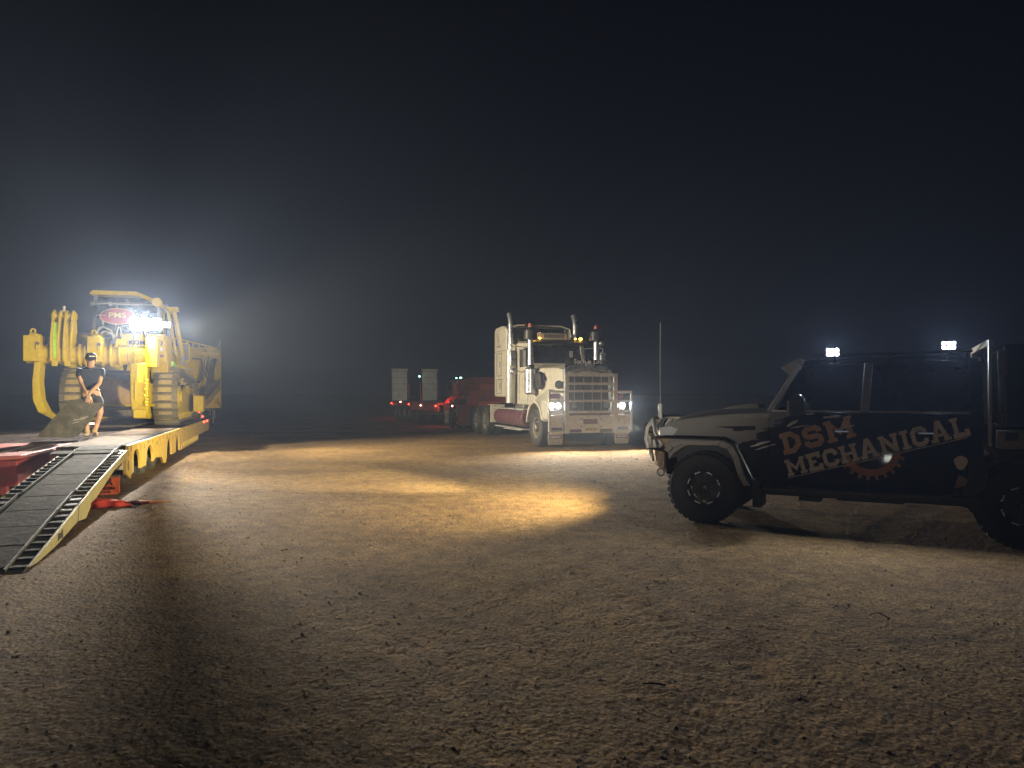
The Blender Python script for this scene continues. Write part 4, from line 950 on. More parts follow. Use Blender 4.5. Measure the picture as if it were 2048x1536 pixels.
# ------------------------------------------------------------------ low loader on the left carrying the bulldozer
TU = Vector((-.30104, .95361, 0)); TL = Vector((-.95361, -.30104, 0)); TRZ = math.atan2(TU.y, TU.x)
TA = Vector((-6.6323, 12.4731, 0))               # ground under the right side, x = 0
TW = 1.85                                         # half width
TO = TA + TL * TW
edge_m = M('dark_edge_steel', (.02, .018, .017), .9, 0, .2, (.06, .05, .04), spec=.1)
deck_shaded = M('shaded_deck', (.035, .025, .022), .9, 0, .6, (.11, .075, .05), .9, 22, spec=.1, dscale=4)  # deck colour darkened to paint in the shade on left plates and planks
def make_near_trailer():
    T = root('low_loader_trailer', TO, TRZ, 'yellow sided low loader with folded down ramp carrying the yellow bulldozer', 'trailer', 'low loader trailers')
    zt = .70
    # side plates with wheel arch cut-outs
    def plate_pts():
        top = [(.0, .52), (.22, zt), (14.6, zt)]
        bot = [(14.6, .30), (7.1, .30)]
        pts = top + bot + [(7.0, .12)]
        for c, zb, r, zc in ((6.40, .14, .36, .22), (4.95, .14, .40, .20)):
            pts += [(c + r, zb)] + [(x, z) for x, z in [(c + r * math.cos(a), zc + .36 * math.sin(a)) for a in (math.radians(10 + 160 * k / 12) for k in range(13))]] + [(c - r, zb)]
        pts += [(4.40, .02), (4.1, .04), (3.85, .20), (3.0, .26)]
        for c, zb, r, zc in ((2.31, .20, .42, .20), (.90, .20, .42, .22)):
            pts += [(c + r, zb)] + [(c + r * math.cos(a), zc + .37 * math.sin(a)) for a in (math.radians(10 + 160 * k / 12) for k in range(13))] + [(c - r, zb)]
        pts += [(.36, .10), (-.02, .22)]
        return pts
    for sg in (-1, 1):
        m = MB(); m.prism(plate_pts(), 'y', sg * (TW - .05), sg * TW); sp = m.build('side_plate', trl_yellow, T, bevel=.006)
        if sg < 0:
            rnd = random.Random(5)
            for k in range(30):
                x = .35 + k * .46 + rnd.uniform(-.06, .06); z0 = rnd.uniform(.50, .60)
                if any(abs(x - c) < .30 for c in (.9, 2.31, 4.95, 6.4)) and z0 < .60: z0 = .615
                MB().box(x, x + rnd.choice((.015, .02, .05)), -TW - .004, -TW + .002, z0, min(.675, z0 + rnd.uniform(.05, .13))).build('lashing_slot', lamp_blk, sp)
            MB().box(.12, .15, -TW - .012, -TW, .28, .44).build('slot_bar', steel, sp)
            MB().box(.10, .30, -TW - .02, -TW + .01, .52, .60).build('side_bracket', trl_yellow, sp)
            lad = MB()
            for x in [7.25 + .42 * k for k in range(10)]: lad.box(x, x + .05, -TW, -TW + .04, .17, .30)
            lad.box(7.2, 11.1, -TW, -TW + .04, .13, .17); lad.build('lower_rail', trl_yellow, sp, bevel=.004)
    # edge strip and deck
    for sg in (-1, 1):
        MB().box(.22, 14.6, sg * (TW - .055), sg * (TW - .16), zt - .06, zt + .004).build('edge_channel', edge_m, T, bevel=.004)
    xs = [.25 + 1.2 * k for k in range(13)]
    rnd = random.Random(8)
    for x in xs[:-1]:
        for sg in (-1, 1):
            y0, y1 = sg * .72, sg * (TW - .165)
            MB().box(x + .006, x + 1.194, y0, y1, zt - .05, zt + rnd.uniform(-.004, .004)).build('deck_plate', trl_deck if sg < 0 else deck_shaded, T, bevel=.004)
    for k in range(9):
        y = -.62 + k * .155
        MB().box(1.9, 14.5, y - .070, y + .070, zt - .10, zt - .045 + rnd.uniform(-.006, .006)).build('plank', deck_shaded, T, bevel=.004)
    m = MB()
    for y in (-.7, .7, -1.66, 1.66): m.box(.3, 14.5, y - .04, y + .04, .42, zt - .055)
    for x in (.3, 1.6, 3.0, 4.3, 5.6, 7.2, 9, 11, 13, 14.4): m.box(x - .05, x + .05, -1.78, 1.78, .45, zt - .105)
    m.build('frame_rail', red_dk, T)
    a = MB()
    for x in (.90, 2.31, 3.62, 4.95, 6.4):
        a = MB(); a.tube([(x, -1.6, .325), (x, 1.6, .325)], .05, 8); a.build('axle', ramp_white, T)
    for x in (.42, 2.25, 3.50):
        for sg in (-1, 1): wheel(T, (x, sg * (TW - .22), .325), .325, .25, sg, dual=True)
    m = MB(); m.prism([(-TW + .10, .14), (-TW + .14, .10), (-TW + .46, .10), (-TW + .50, .14), (-TW + .50, .50), (-TW + .10, .50)], 'x', 1.18, 1.20); mf = m.build('mud_flap', ramp_side, T)
    MB().box(1.17, 1.178, -TW + .18, -TW + .36, .22, .32).build('flap_print', lamp_blk, mf)
    # red rear turntable frame between the ramps
    m = MB(); m.prism([(-1.30, .22), (-1.30, .60), (1.9, .60), (1.9, .22)], 'y', -.62, TW - .02); rf = m.build('rear_frame', red, T, bevel=.02)
    m = MB(); m.prism([(-1.42, TW), (-1.42, -.38), (-1.20, -.64), (1.9, -.68), (1.9, TW)], 'z', .615, .675); m.build('rear_deck', red_dk, T, bevel=.012)
    for k, (x0, x1, y) in enumerate(((-1.2, .5, .10), (-1.0, 1.2, -.18), (-.6, 1.6, -.42), (-1.1, 1.4, .5))):
        m = MB(); m.beam((x0, y, .681), (x1, y + .06, .681), .016, .008); m.build('deck_weld', ramp_white, rf)
    MB().box(-1.306, -1.298, .15, .75, .36, .48).build('lamp_recess', lamp_blk, rf)
    m = MB(); m.box(-1.35, -1.25, -.50, TW, .10, .24); m.build('rear_bumper', red, T, bevel=.01)
    # folded down ramp: two stages
    def ramp(sg):
        y0, y1 = -TW - .06, -TW + .86
        if sg > 0: y0, y1 = TW - .86, TW + .06
        A = Vector((-.05, 0, .665)); B = Vector((-3.45, 0, .36)); C = Vector((-6.42, 0, .02))
        outer = y0 if sg < 0 else y1; inn = y1 if sg < 0 else y0
        di = 1 if sg < 0 else -1
        R = MB()
        for p, q in ((A, B), (B, C)):
            R.beam(p + Vector((0, (y0 + y1) / 2, -.03)), q + Vector((0, (y0 + y1) / 2, -.03)), (y1 - y0) - .30, .03)
        rr = R.build('loading_ramp', ramp_deck, T)
        # deck plates of the ramp, each a little proud
        rnd = random.Random(11 + sg)
        N = 9
        for k in range(N):
            t0, t1 = k / N, (k + 1) / N
            def at(t):
                s_ = -.35 - 5.95 * t
                z = .665 + (s_ + .05) * (.305 / 3.4) if s_ > -3.45 else .36 + (s_ + 3.45) * (.33 / 2.8)
                return Vector((s_, 0, z))
            p, q = at(t0 + .0012), at(t1 - .0012); o = rnd.uniform(0, .006)
            pl = MB(); yc = outer + di * .43
            pl.beam(p + Vector((0, yc, o)), q + Vector((0, yc, o + rnd.uniform(-.002, .004))), .52, .022)
            pl.build('ramp_plate', ramp_deck, rr, bevel=.004)
        # cleats left and right
        for k in range(26):
            s_ = -.40 - k * .235
            z = .665 + (s_ + .05) * (.305 / 3.4) if s_ > -3.45 else .36 + (s_ + 3.45) * (.33 / 2.8)
            for ya, yb in ((outer + di * .03, outer + di * .16), (inn, inn - di * .165)):
                MB().box(s_ - .045, s_ + .045, ya, yb, z - .035, z + .012).build('ramp_cleat', ramp_deck, rr)
        e = MB()
        for p, q in ((A, B), (B, C)):
            for y in (outer + di * .165, inn - di * .175):
                e.beam(p + Vector((-.2, y, .014)), q + Vector((0, y, .014)), .014, .03)
            e.beam(p + Vector((-.2, outer + di * .10, -.028)), q + Vector((0, outer + di * .10, -.028)), .14, .02)
            e.beam(p + Vector((-.2, inn - di * .09, -.028)), q + Vector((0, inn - di * .09, -.028)), .16, .02)
        e.build('ramp_edge', ramp_cleat, rr)
        # tapered side beams
        for y in (outer, inn - di * .01):
            sb = MB(); sb.prism([(-.25, .655), (-3.40, .365), (-3.42, .20), (-3.05, .22), (-1.6, .44), (-.7, .50), (-.3, .50)], 'y', y, y + di * .025)
            sb.build('side_beam', ramp_side, rr, bevel=.003)
            sb = MB(); sb.prism([(-3.42, .362), (-4.15, .276), (-4.2, .10), (-3.75, .06), (-3.45, .16)], 'y', y - di * .004, y + di * .022)
            sb.build('side_beam', ramp_side, rr, bevel=.003)
            sb = MB(); sb.prism([(-4.17, .274), (-6.3, .03), (-6.05, .008), (-5.3, .02), (-4.22, .098)], 'y', y, y + di * .025)
            s3 = sb.build('side_beam', ramp_side, rr, bevel=.003)
            if y == outer:
                st = MB(); st.prism([(-5.0, .15), (-5.08, .12), (-5.2, .135), (-5.22, .055), (-5.1, .07), (-4.98, .045)], 'y', y - di * .004, y - di * .001); st.build('lashing_hole', lamp_blk, s3)
        hg = MB(); hg.cyl((-.16, y0 + .04, .60), (-.16, y1 - .04, .60), .05, 12); hg.build('ramp_hinge', steel, rr)
        # hinge bridge plates
        MB().beam((.26, (y0 + y1) / 2, .70), (-.34, (y0 + y1) / 2, .668), (y1 - y0) - .30, .02).build('hinge_plate', ramp_deck, rr)
        MB().beam((-.34, (y0 + y1) / 2 + .12 * di, .664), (-.62, (y0 + y1) / 2 + .12 * di, .636), (y1 - y0) + .02, .016).build('hinge_plate', ramp_deck, rr)
        k = MB()
        for i in range(9):
            t = i / 8; c = Vector((-3.55 - .25 * t, outer + di * (.06 + .06 * t), .12 - .09 * t))
            k.tube([(c.x + .03 * math.cos(a), c.y + (.012 if i % 2 else .03) * math.sin(a) * 1, c.z + (.02 if i % 2 else .008) * math.sin(a)) for a in (2 * PI * j / 8 for j in range(8))], .007, 5, closed=True)
        k.build('chain', steel, rr)
        if sg < 0:
            pv = Vector((-.3, outer, 0)); Rz = Matrix.Rotation(math.radians(3.0), 3, 'Z'); rr.rotation_euler = (0, 0, math.radians(3.0)); rr.location = pv - Rz @ pv
        return rr
    ramp(-1); ramp(1)
    # hoses to the ramp
    m = MB()
    for d in (0, .05): m.tube([(-.15 + d, -TW + .05, .56), (-.30 + d, -TW + .02, .48), (-.28 + d, -TW + .04, .40), (-.15 + d, -TW + .1, .36)], .013, 6)
    m.build('hydraulic_hose', red, T)
    m = MB(); m.cyl((-.05, -TW + .10, .30), (-.02, -TW + .10, .60), .06, 10); m.build('hinge_cylinder', ramp_white, T)
    # fluorescent mud flap hanging at the rear corner
    fl = MB(); fl.prism([(-TW - .14, .07), (-TW - .10, .035), (-TW + .62, .035), (-TW + .66, .07), (-TW + .66, .31), (-TW - .14, .31)], 'x', -1.26, -1.245)
    f = fl.build('rear_mud_flap', orange_flap, T, bevel=.002)
    m = MB(); m.box(-1.27, -1.235, -TW - .14, -TW + .66, .31, .34); m.beam((-1.25, -TW + .2, .33), (-.30, -TW + .2, .42), .04, .04); m.build('flap_hanger', steel, f)
    text('ER', .155, black_txt, f, (-1.266, -TW + .045, .235), (0, -1, 0), (0, 0, 1), 'flap_lettering', bold=.02)
    text('TRAILERS', .065, black_txt, f, (-1.266, -TW + .06, .135), (0, -1, 0), (0, 0, 1), 'flap_lettering', bold=.02)
    text('9722 11 92', .045, black_txt, f, (-1.266, -TW + .09, .08), (0, -1, 0), (0, 0, 1), 'flap_lettering', bold=.02)
    # front of the deck: gooseneck step and markers
    m = MB(); m.prism([(14.4, .30), (14.4, .70), (14.9, 1.25), (17.6, 1.30), (17.6, 1.05), (15.2, .95), (14.9, .30)], 'y', -1.3, 1.3); m.build('gooseneck', red_dk, T, bevel=.02)
    for x, y, z in ((12.6, -TW - .02, .66), (13.6, -TW - .02, .66), (14.7, -1.5, .95), (14.75, -1.62, .78)):
        o = MB(); o.sphere((x, y, z), .035); o.build('marker_lamp', e_red, T)
    m = MB(); m.box(7.80, 7.84, .32, .66, .79, .84); tl = m.build('tail_lamp_bar', sign_red, T, bevel=.006); MB().box(7.785, 7.80, .36, .52, .80, .83).build('lamp_core', e_redhot, tl)
    m = MB(); m.box(7.86, 13.9, -.55, .80, .705, .76); m.build('deck_riser', trl_deck, T)
    return T
trailer = make_near_trailer()

# ------------------------------------------------------------------ bulldozer
mud_m = M('dried_mud', (.58, .42, .14), .95, 0, .3, bump=.6)
def make_dozer():
    X0 = 11.6
    D = root('bulldozer', TO + TU * X0 + Vector((0, 0, .704)), TRZ, 'yellow tracked bulldozer with ripper and lit work lamp chained on the low loader', 'bulldozer')
    off = (X0, 0, .704)
    def mb(): return MB(off)
    # tracks
    rc = (9.85, 1.50, .80); fc = (13.9, 1.36, .66)   # x, z, radius of the loop over sprocket and idler
    def loop():
        pts = []
        d = math.hypot(fc[0] - rc[0], fc[1] - rc[1]); base = math.atan2(fc[1] - rc[1], fc[0] - rc[0]); al = math.acos((rc[2] - fc[2]) / d)
        a_top = base + al; a_bot = base - al
        n = 60
        for k in range(n + 1):
            a = a_top + (2 * PI - (a_top - a_bot)) * k / n; pts.append((rc[0] + rc[2] * math.cos(a), rc[1] + rc[2] * math.sin(a)))
        for k in range(n + 1):
            a = a_bot + (a_top - a_bot) * k / n; pts.append((fc[0] + fc[2] * math.cos(a), fc[1] + fc[2] * math.sin(a)))
        return pts
    lp = loop(); seg = [math.dist(lp[i], lp[(i + 1) % len(lp)]) for i in range(len(lp))]; tot = sum(seg); ns = 58
    def at(s_):
        s_ %= tot
        for i, g in enumerate(seg):
            if s_ <= g or i == len(seg) - 1:
                a, b = lp[i], lp[(i + 1) % len(lp)]; t = s_ / max(g, 1e-6)
                return a[0] + (b[0] - a[0]) * t, a[1] + (b[1] - a[1]) * t, math.atan2(b[1] - a[1], b[0] - a[0])
            s_ -= g
    pitch = tot / ns
    shoe = MB(); shoe.box(-pitch * .485, pitch * .485, -.325, .325, -.035, -.005); shoe.box(-pitch * .47, -pitch * .30, -.325, .325, -.10, -.035)
    for y in (-.15, -.09, .09, .15): shoe.cyl((pitch * .05, y, -.036), (pitch * .05, y, -.052), .015, 6)
    for y in (-.22, .22): shoe.box(pitch * .36, pitch * .48, y - .06, y + .06, -.038, -.034)
    shoe.cur = 1
    shoe.loft([[(pitch * a, -.17, -.035), (pitch * a, -.12, h), (pitch * a, .02, h * 1.06), (pitch * a, .15, h * .9), (pitch * a, .19, -.035)] for a, h in ((-.28, -.07), (0, -.058), (.30, -.044))])
    sh0 = shoe.build('track_shoe', [shoe_m, mud_m], D, bevel=.004)
    first = True
    for sg in (-1, 1):
        yc = sg * 1.175
        tf = mb(); tf.prism([(10.2, 1.0), (10.4, 1.75), (13.4, 1.62), (13.6, 1.0)], 'y', yc - .18, yc + .18)
        track = tf.build('track_frame', yellow_dk, D, bevel=.02)
        sp = mb(); prof = []
        for k in range(52):
            a = 2 * PI * k / 52; r = .70 if k % 4 < 2 else .62
            prof.append((rc[0] + r * math.cos(a), rc[1] + r * math.sin(a)))
        sp.prism(prof, 'y', yc - .05, yc + .05); sp.cyl((rc[0], yc - .30 , rc[1]), (rc[0], yc + .30, rc[1]), .34, 20); sp.cyl((rc[0], yc - .36, rc[1]), (rc[0], yc + .36, rc[1]), .17, 16)
        sp.build('sprocket', yellow_dk, track, bevel=.006)
        mb().lathe([(.001, -.12), (.5, -.12), (.55, -.06), (.55, .06), (.5, .12), (.001, .12)], (fc[0], yc, fc[1]), (0, 1, 0), 26).build('idler', yellow_dk, track)
        for k in range(7):
            x = 10.45 + k * .5
            mb().lathe([(.001, -.2), (.09, -.2), (.14, -.14), (.14, -.1), (.11, -.08), (.11, .08), (.14, .1), (.14, .14), (.09, .2), (.001, .2)], (x, yc, .93), (0, 1, 0), 14).build('track_roller', yellow_dk, track)
        ch = mb()
        for k in range(ns):
            x, z, a = at(k * pitch); nx, nz = -math.sin(a), math.cos(a)
            R = Matrix.Rotation(-a, 3, 'Y')
            for yy in (-.12, .12): ch.obox((x + nx * .06, yc + yy, z + nz * .06), (pitch * .9, .05, .11), R)
        ch.build('track_chain', shoe_m, track)
        for k in range(ns):
            x, z, a = at(k * pitch)
            o = sh0 if first else sh0.copy()
            if not first: COL.objects.link(o)
            first = False
            o.parent = track
            o.location = Vector((x, yc, z)) - Vector(off)
            o.rotation_euler = (0, -a + 0, 0)
        # guard/fender above the track
        g = mb(); g.prism([(10.6, 2.40), (10.6, 2.46), (12.9, 2.50), (13.2, 2.30), (13.15, 2.24), (12.85, 2.42)], 'y', sg * .78, sg * 1.5); g.build('fender', yellow, D, bevel=.01)
        mud = random.Random(3 + sg); cl = mb()
        for k in range(60):
            x, z, a = at(mud.uniform(0, tot)); nx, nz = -math.sin(a), math.cos(a); q = mud.uniform(.10, .3)
            cl.sphere((x + nx * q, yc + sg * mud.uniform(.05, .22), z + nz * q), mud.uniform(.02, .06), 6, 4)
        cl.build('packed_mud', mud_m, track, kind='stuff')
    # hull
    h = mb(); h.prism([(9.7, 1.30), (9.55, 2.2), (10.2, 2.5), (15.6, 2.5), (15.8, 1.5), (15.0, 1.15), (10.2, 1.15)], 'y', -.80, .80); h.build('hull', dozer_dark, D, bevel=.03)
    m = mb(); m.prism([(y, z) for y, z in ((-.35, 1.28), (.62, 1.28), (.62, 1.55))] + [(.12 + .5 * math.cos(a), 1.62 + .42 * math.sin(a)) for a in (math.radians(10 + 130 * k / 10) for k in range(11))] + [(-.35, 1.75)], 'x', 8.9, 9.6); m.build('final_drive_case', brown_steel, D, bevel=.03)
    m = mb(); m.prism([(-.85, 1.28), (-.50, 1.28), (-.50, 1.40), (-.58, 1.72), (-.75, 1.88), (-.85, 1.90)], 'x', 8.7, 9.5); m.build('drawbar_bracket', yellow_dk, D, bevel=.02)
    m = mb(); m.box(8.72, 8.90, -.95, .65, 1.25, 1.31); m.build('belly_plate', yellow, D, bevel=.01)
    # hood and fuel tank
    m = mb(); m.prism([(12.9, 2.5), (12.9, 3.30), (15.6, 3.10), (15.75, 2.5)], 'y', -.62, .62); m.build('hood', yellow, D, bevel=.04)
    m = mb(); m.loft([[(x, -1.20 + dy, 2.32), (x, -1.12 + dy, 3.36), (x, 1.36 - dy, 3.36), (x, 1.44 - dy, 2.32)] for x, dy in ((9.52, .05), (9.62, 0), (10.75, 0))]); tank = m.build('fuel_tank', yellow, D, bevel=.05)
    m = mb()
    for y in (-.28, .30): m.box(9.505, 9.54, y - .012, y + .012, 2.4, 3.34)
    m.build('panel_seam', dozer_dark, tank)
    m = mb(); m.box(9.49, 9.52, -1.16, .9, 2.28, 2.36); m.build('tank_ledge', yellow, tank, bevel=.008)
    o3 = Vector(off)
    text('KOMATSU', .17, navy_txt, tank, Vector((9.505, -.60, 3.09)) - o3, (0, -1, 0), (0, 0, 1), 'maker_lettering', bold=.03, sx=1.12)
    m = mb(); m.prism([(-1.05, 2.86), (-.79, 2.84), (-.77, 2.96), (-1.03, 2.98)], 'x', 9.50, 9.512); lb = m.build('model_badge', white_txt, tank)
    text('375', .10, navy_txt, lb, Vector((9.496, -.91, 2.91)) - o3, (0, -1, 0), (0, 0, 1), 'badge_lettering', bold=.03)
    mb().box(9.50, 9.512, -1.08, -.86, 2.69, 2.75).build('warning_label', maroon, tank)
    m = mb(); m.prism([(9.50, 2.55), (9.4, 2.2), (9.4, 2.05), (9.9, 2.05), (9.9, 2.55)], 'y', -1.20, -.75); m.build('step_box', yellow, D, bevel=.02)
    m = mb(); m.prism([(10.0, 2.45), (10.0, 2.58), (12.3, 2.42), (12.3, 2.30)], 'y', -1.27, -1.21); m.build('lime_tape_plate', lime, D)
    m = mb(); m.prism([(10.0, 2.0), (10.0, 2.45), (12.3, 2.30), (11.6, 1.95)], 'y', -1.24, -1.18); m.build('side_guard', yellow_dk, D, bevel=.01)
    # cab
    c = mb(); c.loft([[(x0, -w * .72, z), (x0, w, z), (12.75, w, z), (12.75, -w * .72, z)] for x0, w, z in ((10.85, 1.08, 3.05), (10.85, 1.08, 3.45), (10.95, 1.00, 4.55))])
    cabo = c.build('cab', glass_dk, D, bevel=.02)
    m = mb()
    for x, y in ((10.85, 1.08), (10.85, -.78), (12.75, 1.08), (12.75, -.78)):
        q = mb(); q.beam((x, y, 3.0), (x + (.1 if x < 11 else 0), y * .93, 4.6), .09, .09); q.build('cab_pillar', dozer_dark, D, bevel=.01)
    m.beam((10.82, -.78, 3.42), (10.82, 1.08, 3.42), .06, .10); m.beam((10.92, -.74, 4.38), (10.92, 1.02, 4.38), .05, .07)
    m.beam((10.83, .42, 3.42), (10.92, .42, 4.38), .05, .03)
    m.build('cab_frame', dozer_dark, D, bevel=.01)
    m = mb(); m.prism([(1.14, 4.66), (1.05, 4.74), (-.12, 4.74), (-.76, 4.48), (-.86, 4.36), (-.84, 4.28), (-.17, 4.62), (1.14, 4.60)], 'x', 10.75, 12.9); m.build('cab_roof', yellow, D, bevel=.02)
    m = mb(); m.cyl((10.6, -.72, 4.42), (10.85, -.72, 4.42), .14, 16); m.build('roof_lamp', yellow_dk, D, bevel=.01)
    m = mb(); m.tube([(10.75, 1.1, 4.30), (10.72, .7, 4.34), (10.72, .1, 4.33), (10.72, -.6, 4.34)], .02, 6); m.box(10.68, 10.74, .55, .62, 4.28, 4.38); m.box(10.68, 10.74, 1.0, 1.1, 4.26, 4.36); m.build('window_washer_rail', hose_grey, D)
    sgn = mb(); sgn.prism([(.37 + .50 * math.cos(a), 3.96 + .25 * math.sin(a)) for a in (2 * PI * k / 28 for k in range(28))], 'x', 10.74, 10.76); so = sgn.build('oval_sign', sign_red, cabo)
    rg = mb(); rg.tube([(10.735, .37 + .49 * math.cos(a), 3.96 + .24 * math.sin(a)) for a in (2 * PI * k / 28 for k in range(28))], .010, 5, closed=True); rg.build('sign_border', gold, so)
    text('PMS', .22, gold, so, Vector((10.732, .39, 3.99)) - o3, (0, -1, 0), (0, 0, 1), 'sign_lettering', bold=.015, sx=1.25)
    m = mb(); m.box(10.745, 10.76, .75, .80, 3.7, 3.95); m.cyl((10.74, .70, 3.98), (10.74, .95, 3.98), .012, 6); m.build('door_latch', hose_grey, cabo)
    # ripper
    B0, B1 = -1.24, 1.70; bz = 2.60; bx = 7.15
    r = mb()
    r.cyl((bx, B0, bz), (bx, B1, bz), .235, 28); rip = r.build('ripper_beam', yellow_dk, D)
    for y, w_, rr in ((1.10, .05, .29), (.92, .03, .27), (.50, .04, .29), (.36, .04, .29), (-.02, .04, .29), (-.22, .05, .30), (-.42, .04, .30), (-.78, .05, .29)):
        mb().lathe([(.001, 0), (rr, 0), (rr, w_), (.001, w_)], (bx, y, bz), (0, 1, 0), 28).build('beam_flange', yellow, rip, bevel=.006)
    def lug(y0, y1, z0, z1):
        m = mb(); m.box(bx - .30, bx + .12, y0, y1, z0, z1); m.prism([(bx - .30, z1), (bx - .28, z1 + .05), (bx + .10, z1 + .05), (bx + .12, z1)], 'y', y0 + .05, y1 - .12)
        return m
    m = lug(1.36, 1.72, 2.42, 3.06); m.build('shank_pocket', yellow, rip, bevel=.015)
    m = lug(.00, .32, 2.42, 3.06); m.build('shank_pocket', yellow, rip, bevel=.015)
    m = mb(); m.box(bx - .30, bx + .2, -1.30, -1.02, 2.30, 3.06); m.build('shank_pocket', yellow, rip, bevel=.015)
    for y in (1.40, .04):
        m = mb(); m.box(bx - .32, bx - .30, y + .04, y + .05, 2.7, 2.9)
        m.cyl((bx - .305, y, 2.86), (bx - .31, y, 2.86), .045, 12); m.build('pin_hole', dozer_dark, rip)
        m = mb(); m.tube([(bx - .1, y + .16 + .05 * math.cos(a), 3.17 + .06 * math.sin(a)) for a in (2 * PI * k / 14 for k in range(14))], .025, 6, closed=True); m.build('lifting_eye', yellow, rip)
    # upright lever plates with lime tape
    for y0, y1, nm in ((.94, 1.14, 0), (.66, .86, 1)):
        m = mb(); m.prism([(bx - .32, 2.42), (bx - .30, 3.0), (bx - .10, 3.68), (bx, 3.74), (bx + .14, 3.70), (bx + .24, 3.3), (bx + .35, 2.5)], 'y', y0 + .0, y0 + .05); m.prism([(bx - .32, 2.42), (bx - .30, 3.0), (bx - .10, 3.68), (bx, 3.74), (bx + .14, 3.70), (bx + .24, 3.3), (bx + .35, 2.5)], 'y', y1 - .05, y1)
        m.prism([(bx - .30, 2.30), (bx - .27, 3.0), (bx - .08, 3.42), (bx - .02, 3.40), (bx - .2, 2.95), (bx - .22, 2.3)], 'y', y0 + .04, y1 - .04)
        lv = m.build('lift_lever', yellow, rip, bevel=.008)
        if nm == 0:
            t_ = mb(); t_.add([(bx - .311, 1.06 - .0, 2.50), (bx - .311, .96, 2.50), (bx - .285, .96, 3.02), (bx - .105, .97, 3.42), (bx - .105, 1.09, 3.42), (bx - .285, 1.08, 3.02)], [(0, 1, 2, 5), (5, 2, 3, 4)])
            t_.build('lime_tape', lime, lv)
        pn = mb(); pn.cyl((bx + .02, y0 - .04, 3.58), (bx + .02, y1 + .04, 3.58), .085, 16); pn.build('lever_pin', yellow_dk, lv)
    m = mb(); m.tube([(bx + .0, .90, 3.64), (bx + .0, .90, 3.84)], .035, 8); m.build('grease_post', hose_grey, rip)
    # bolt circles on two flanges, seams and small fittings
    for yf in (-.785, .36):
        for k in range(12):
            a = 2 * PI * k / 12
            mb().cyl((bx + .265 * math.cos(a), yf + .002, bz + .265 * math.sin(a)), (bx + .265 * math.cos(a), yf - .02, bz + .265 * math.sin(a)), .014, 6).build('flange_bolt', dozer_dark, rip)
    for y in (.72, -.60, .20): mb().lathe([(.2365, 0), (.2365, .012)], (bx, y, bz), (0, 1, 0), 28).build('weld_seam', dozer_dark, rip)
    m = mb()
    for k in range(4): m.tube([(bx + .05, 1.3 - .04 * k, 2.86), (bx + .4, 1.25 - .05 * k, 3.0 + .03 * k), (8.2, 1.1 - .05 * k, 2.7), (9.5, .9 - .06 * k, 2.5 + .1 * k)], .018, 6)
    m.build('lever_hose', hose_m, D)
    m = mb(); m.lathe([(.001, .06), (.09, .06), (.10, 0)], (10.1, -.3, 3.37), (0, 0, 1), 16); m.build('fuel_cap', dozer_dark, tank)
    for y in (-1.0, -.45, .1, .6): mb().box(9.495, 9.51, y - .05, y + .05, 2.46, 2.49).build('tank_hinge', dozer_dark, tank)
    for y, z in ((-1.10, 3.25), (.75, 3.25), (-1.12, 2.45), (.82, 2.45), (.42, 3.25), (-.42, 3.25)):
        mb().cyl((9.51, y, z), (9.49, y, z), .018, 6).build('tank_bolt', dozer_dark, tank)
    # lift cylinders from lever to machine
    for y in (1.0, -.2):
        m = mb(); m.cyl((bx + .05, y, 3.5 if y > 0 else 2.95), (8.5, y, 3.0 if y > 0 else 2.75), .06, 12); m.cyl((8.3, y, 3.05 if y > 0 else 2.8), (9.55, y, 2.6), .11, 14); m.build('lift_cylinder', chrome_dull if y < 0 else yellow_dk, D)
    for y in (-.72,):
        m = mb(); m.prism([(7.0, 2.35), (7.3, 2.42), (9.6, 1.75), (9.7, 1.35), (9.3, 1.35), (7.1, 2.05)], 'y', y - .09, y + .09); m.build('parallel_arm', yellow_dk, D, bevel=.02)
    # shanks
    m = mb(); m.prism([(bx - .30, 2.40), (bx + .10, 2.40), (bx + .12, 1.5), (bx + .30, 1.15), (bx + .55, 1.0), (bx + .20, .95), (bx - .12, 1.12), (bx - .28, 1.5)], 'y', -1.06, -.66)
    s1 = m.build('ripper_shank', yellow_dk, rip, bevel=.03)
    m = mb()
    for k in range(9): m.box(bx - .33, bx - .24, -1.10, -1.02 + .02 * (k % 2), 1.28 + k * .08, 1.34 + k * .08)
    m.build('shank_tooth', yellow, s1, bevel=.01)
    m = mb(); m.box(bx - .325, bx - .298, -.98, -.82, 1.9, 2.35); m.box(bx - .335, bx - .298, -.80, -.78, 1.45, 2.0); m.build('shank_groove', yellow, s1)
    m = mb(); m.prism([(bx + .1, 1.25), (bx + .62, .98), (bx + .60, .93), (bx - .20, .98), (bx - .24, 1.2)], 'y', -1.02, -.72); m.build('ripper_tip', yellow_dk, s1, bevel=.02)
    m = mb(); m.loft([[(bx - .26 + dx, yc - w2, z), (bx - .26 + dx, yc + w2, z), (bx + .16 + dx, yc + w2, z), (bx + .16 + dx, yc - w2, z)] for z, yc, w2, dx in ((2.40, 1.42, .07, 0), (1.9, 1.46, .075, 0), (1.45, 1.44, .09, .03), (1.15, 1.34, .10, .12), (.98, 1.16, .06, .34), (.90, 1.10, .03, .42))])
    m.build('ripper_shank', yellow_dk, rip, bevel=.012)
    # hoses
    m = mb()
    for k, (ya, yb, zz, col) in enumerate(((.42, .02, 3.42, 0), (.36, -.05, 3.30, 0))):
        m.tube([(8.2, ya, 2.7), (8.1, ya, zz - .25), (8.1, ya - .12, zz - .04), (8.1, (ya + yb) / 2, zz), (8.1, yb, zz - .10), (8.15, yb - .12, 2.95), (8.3, yb - .2, 2.6)], .03, 8)
    m.build('hydraulic_hose', hose_grey, D)
    m = mb()
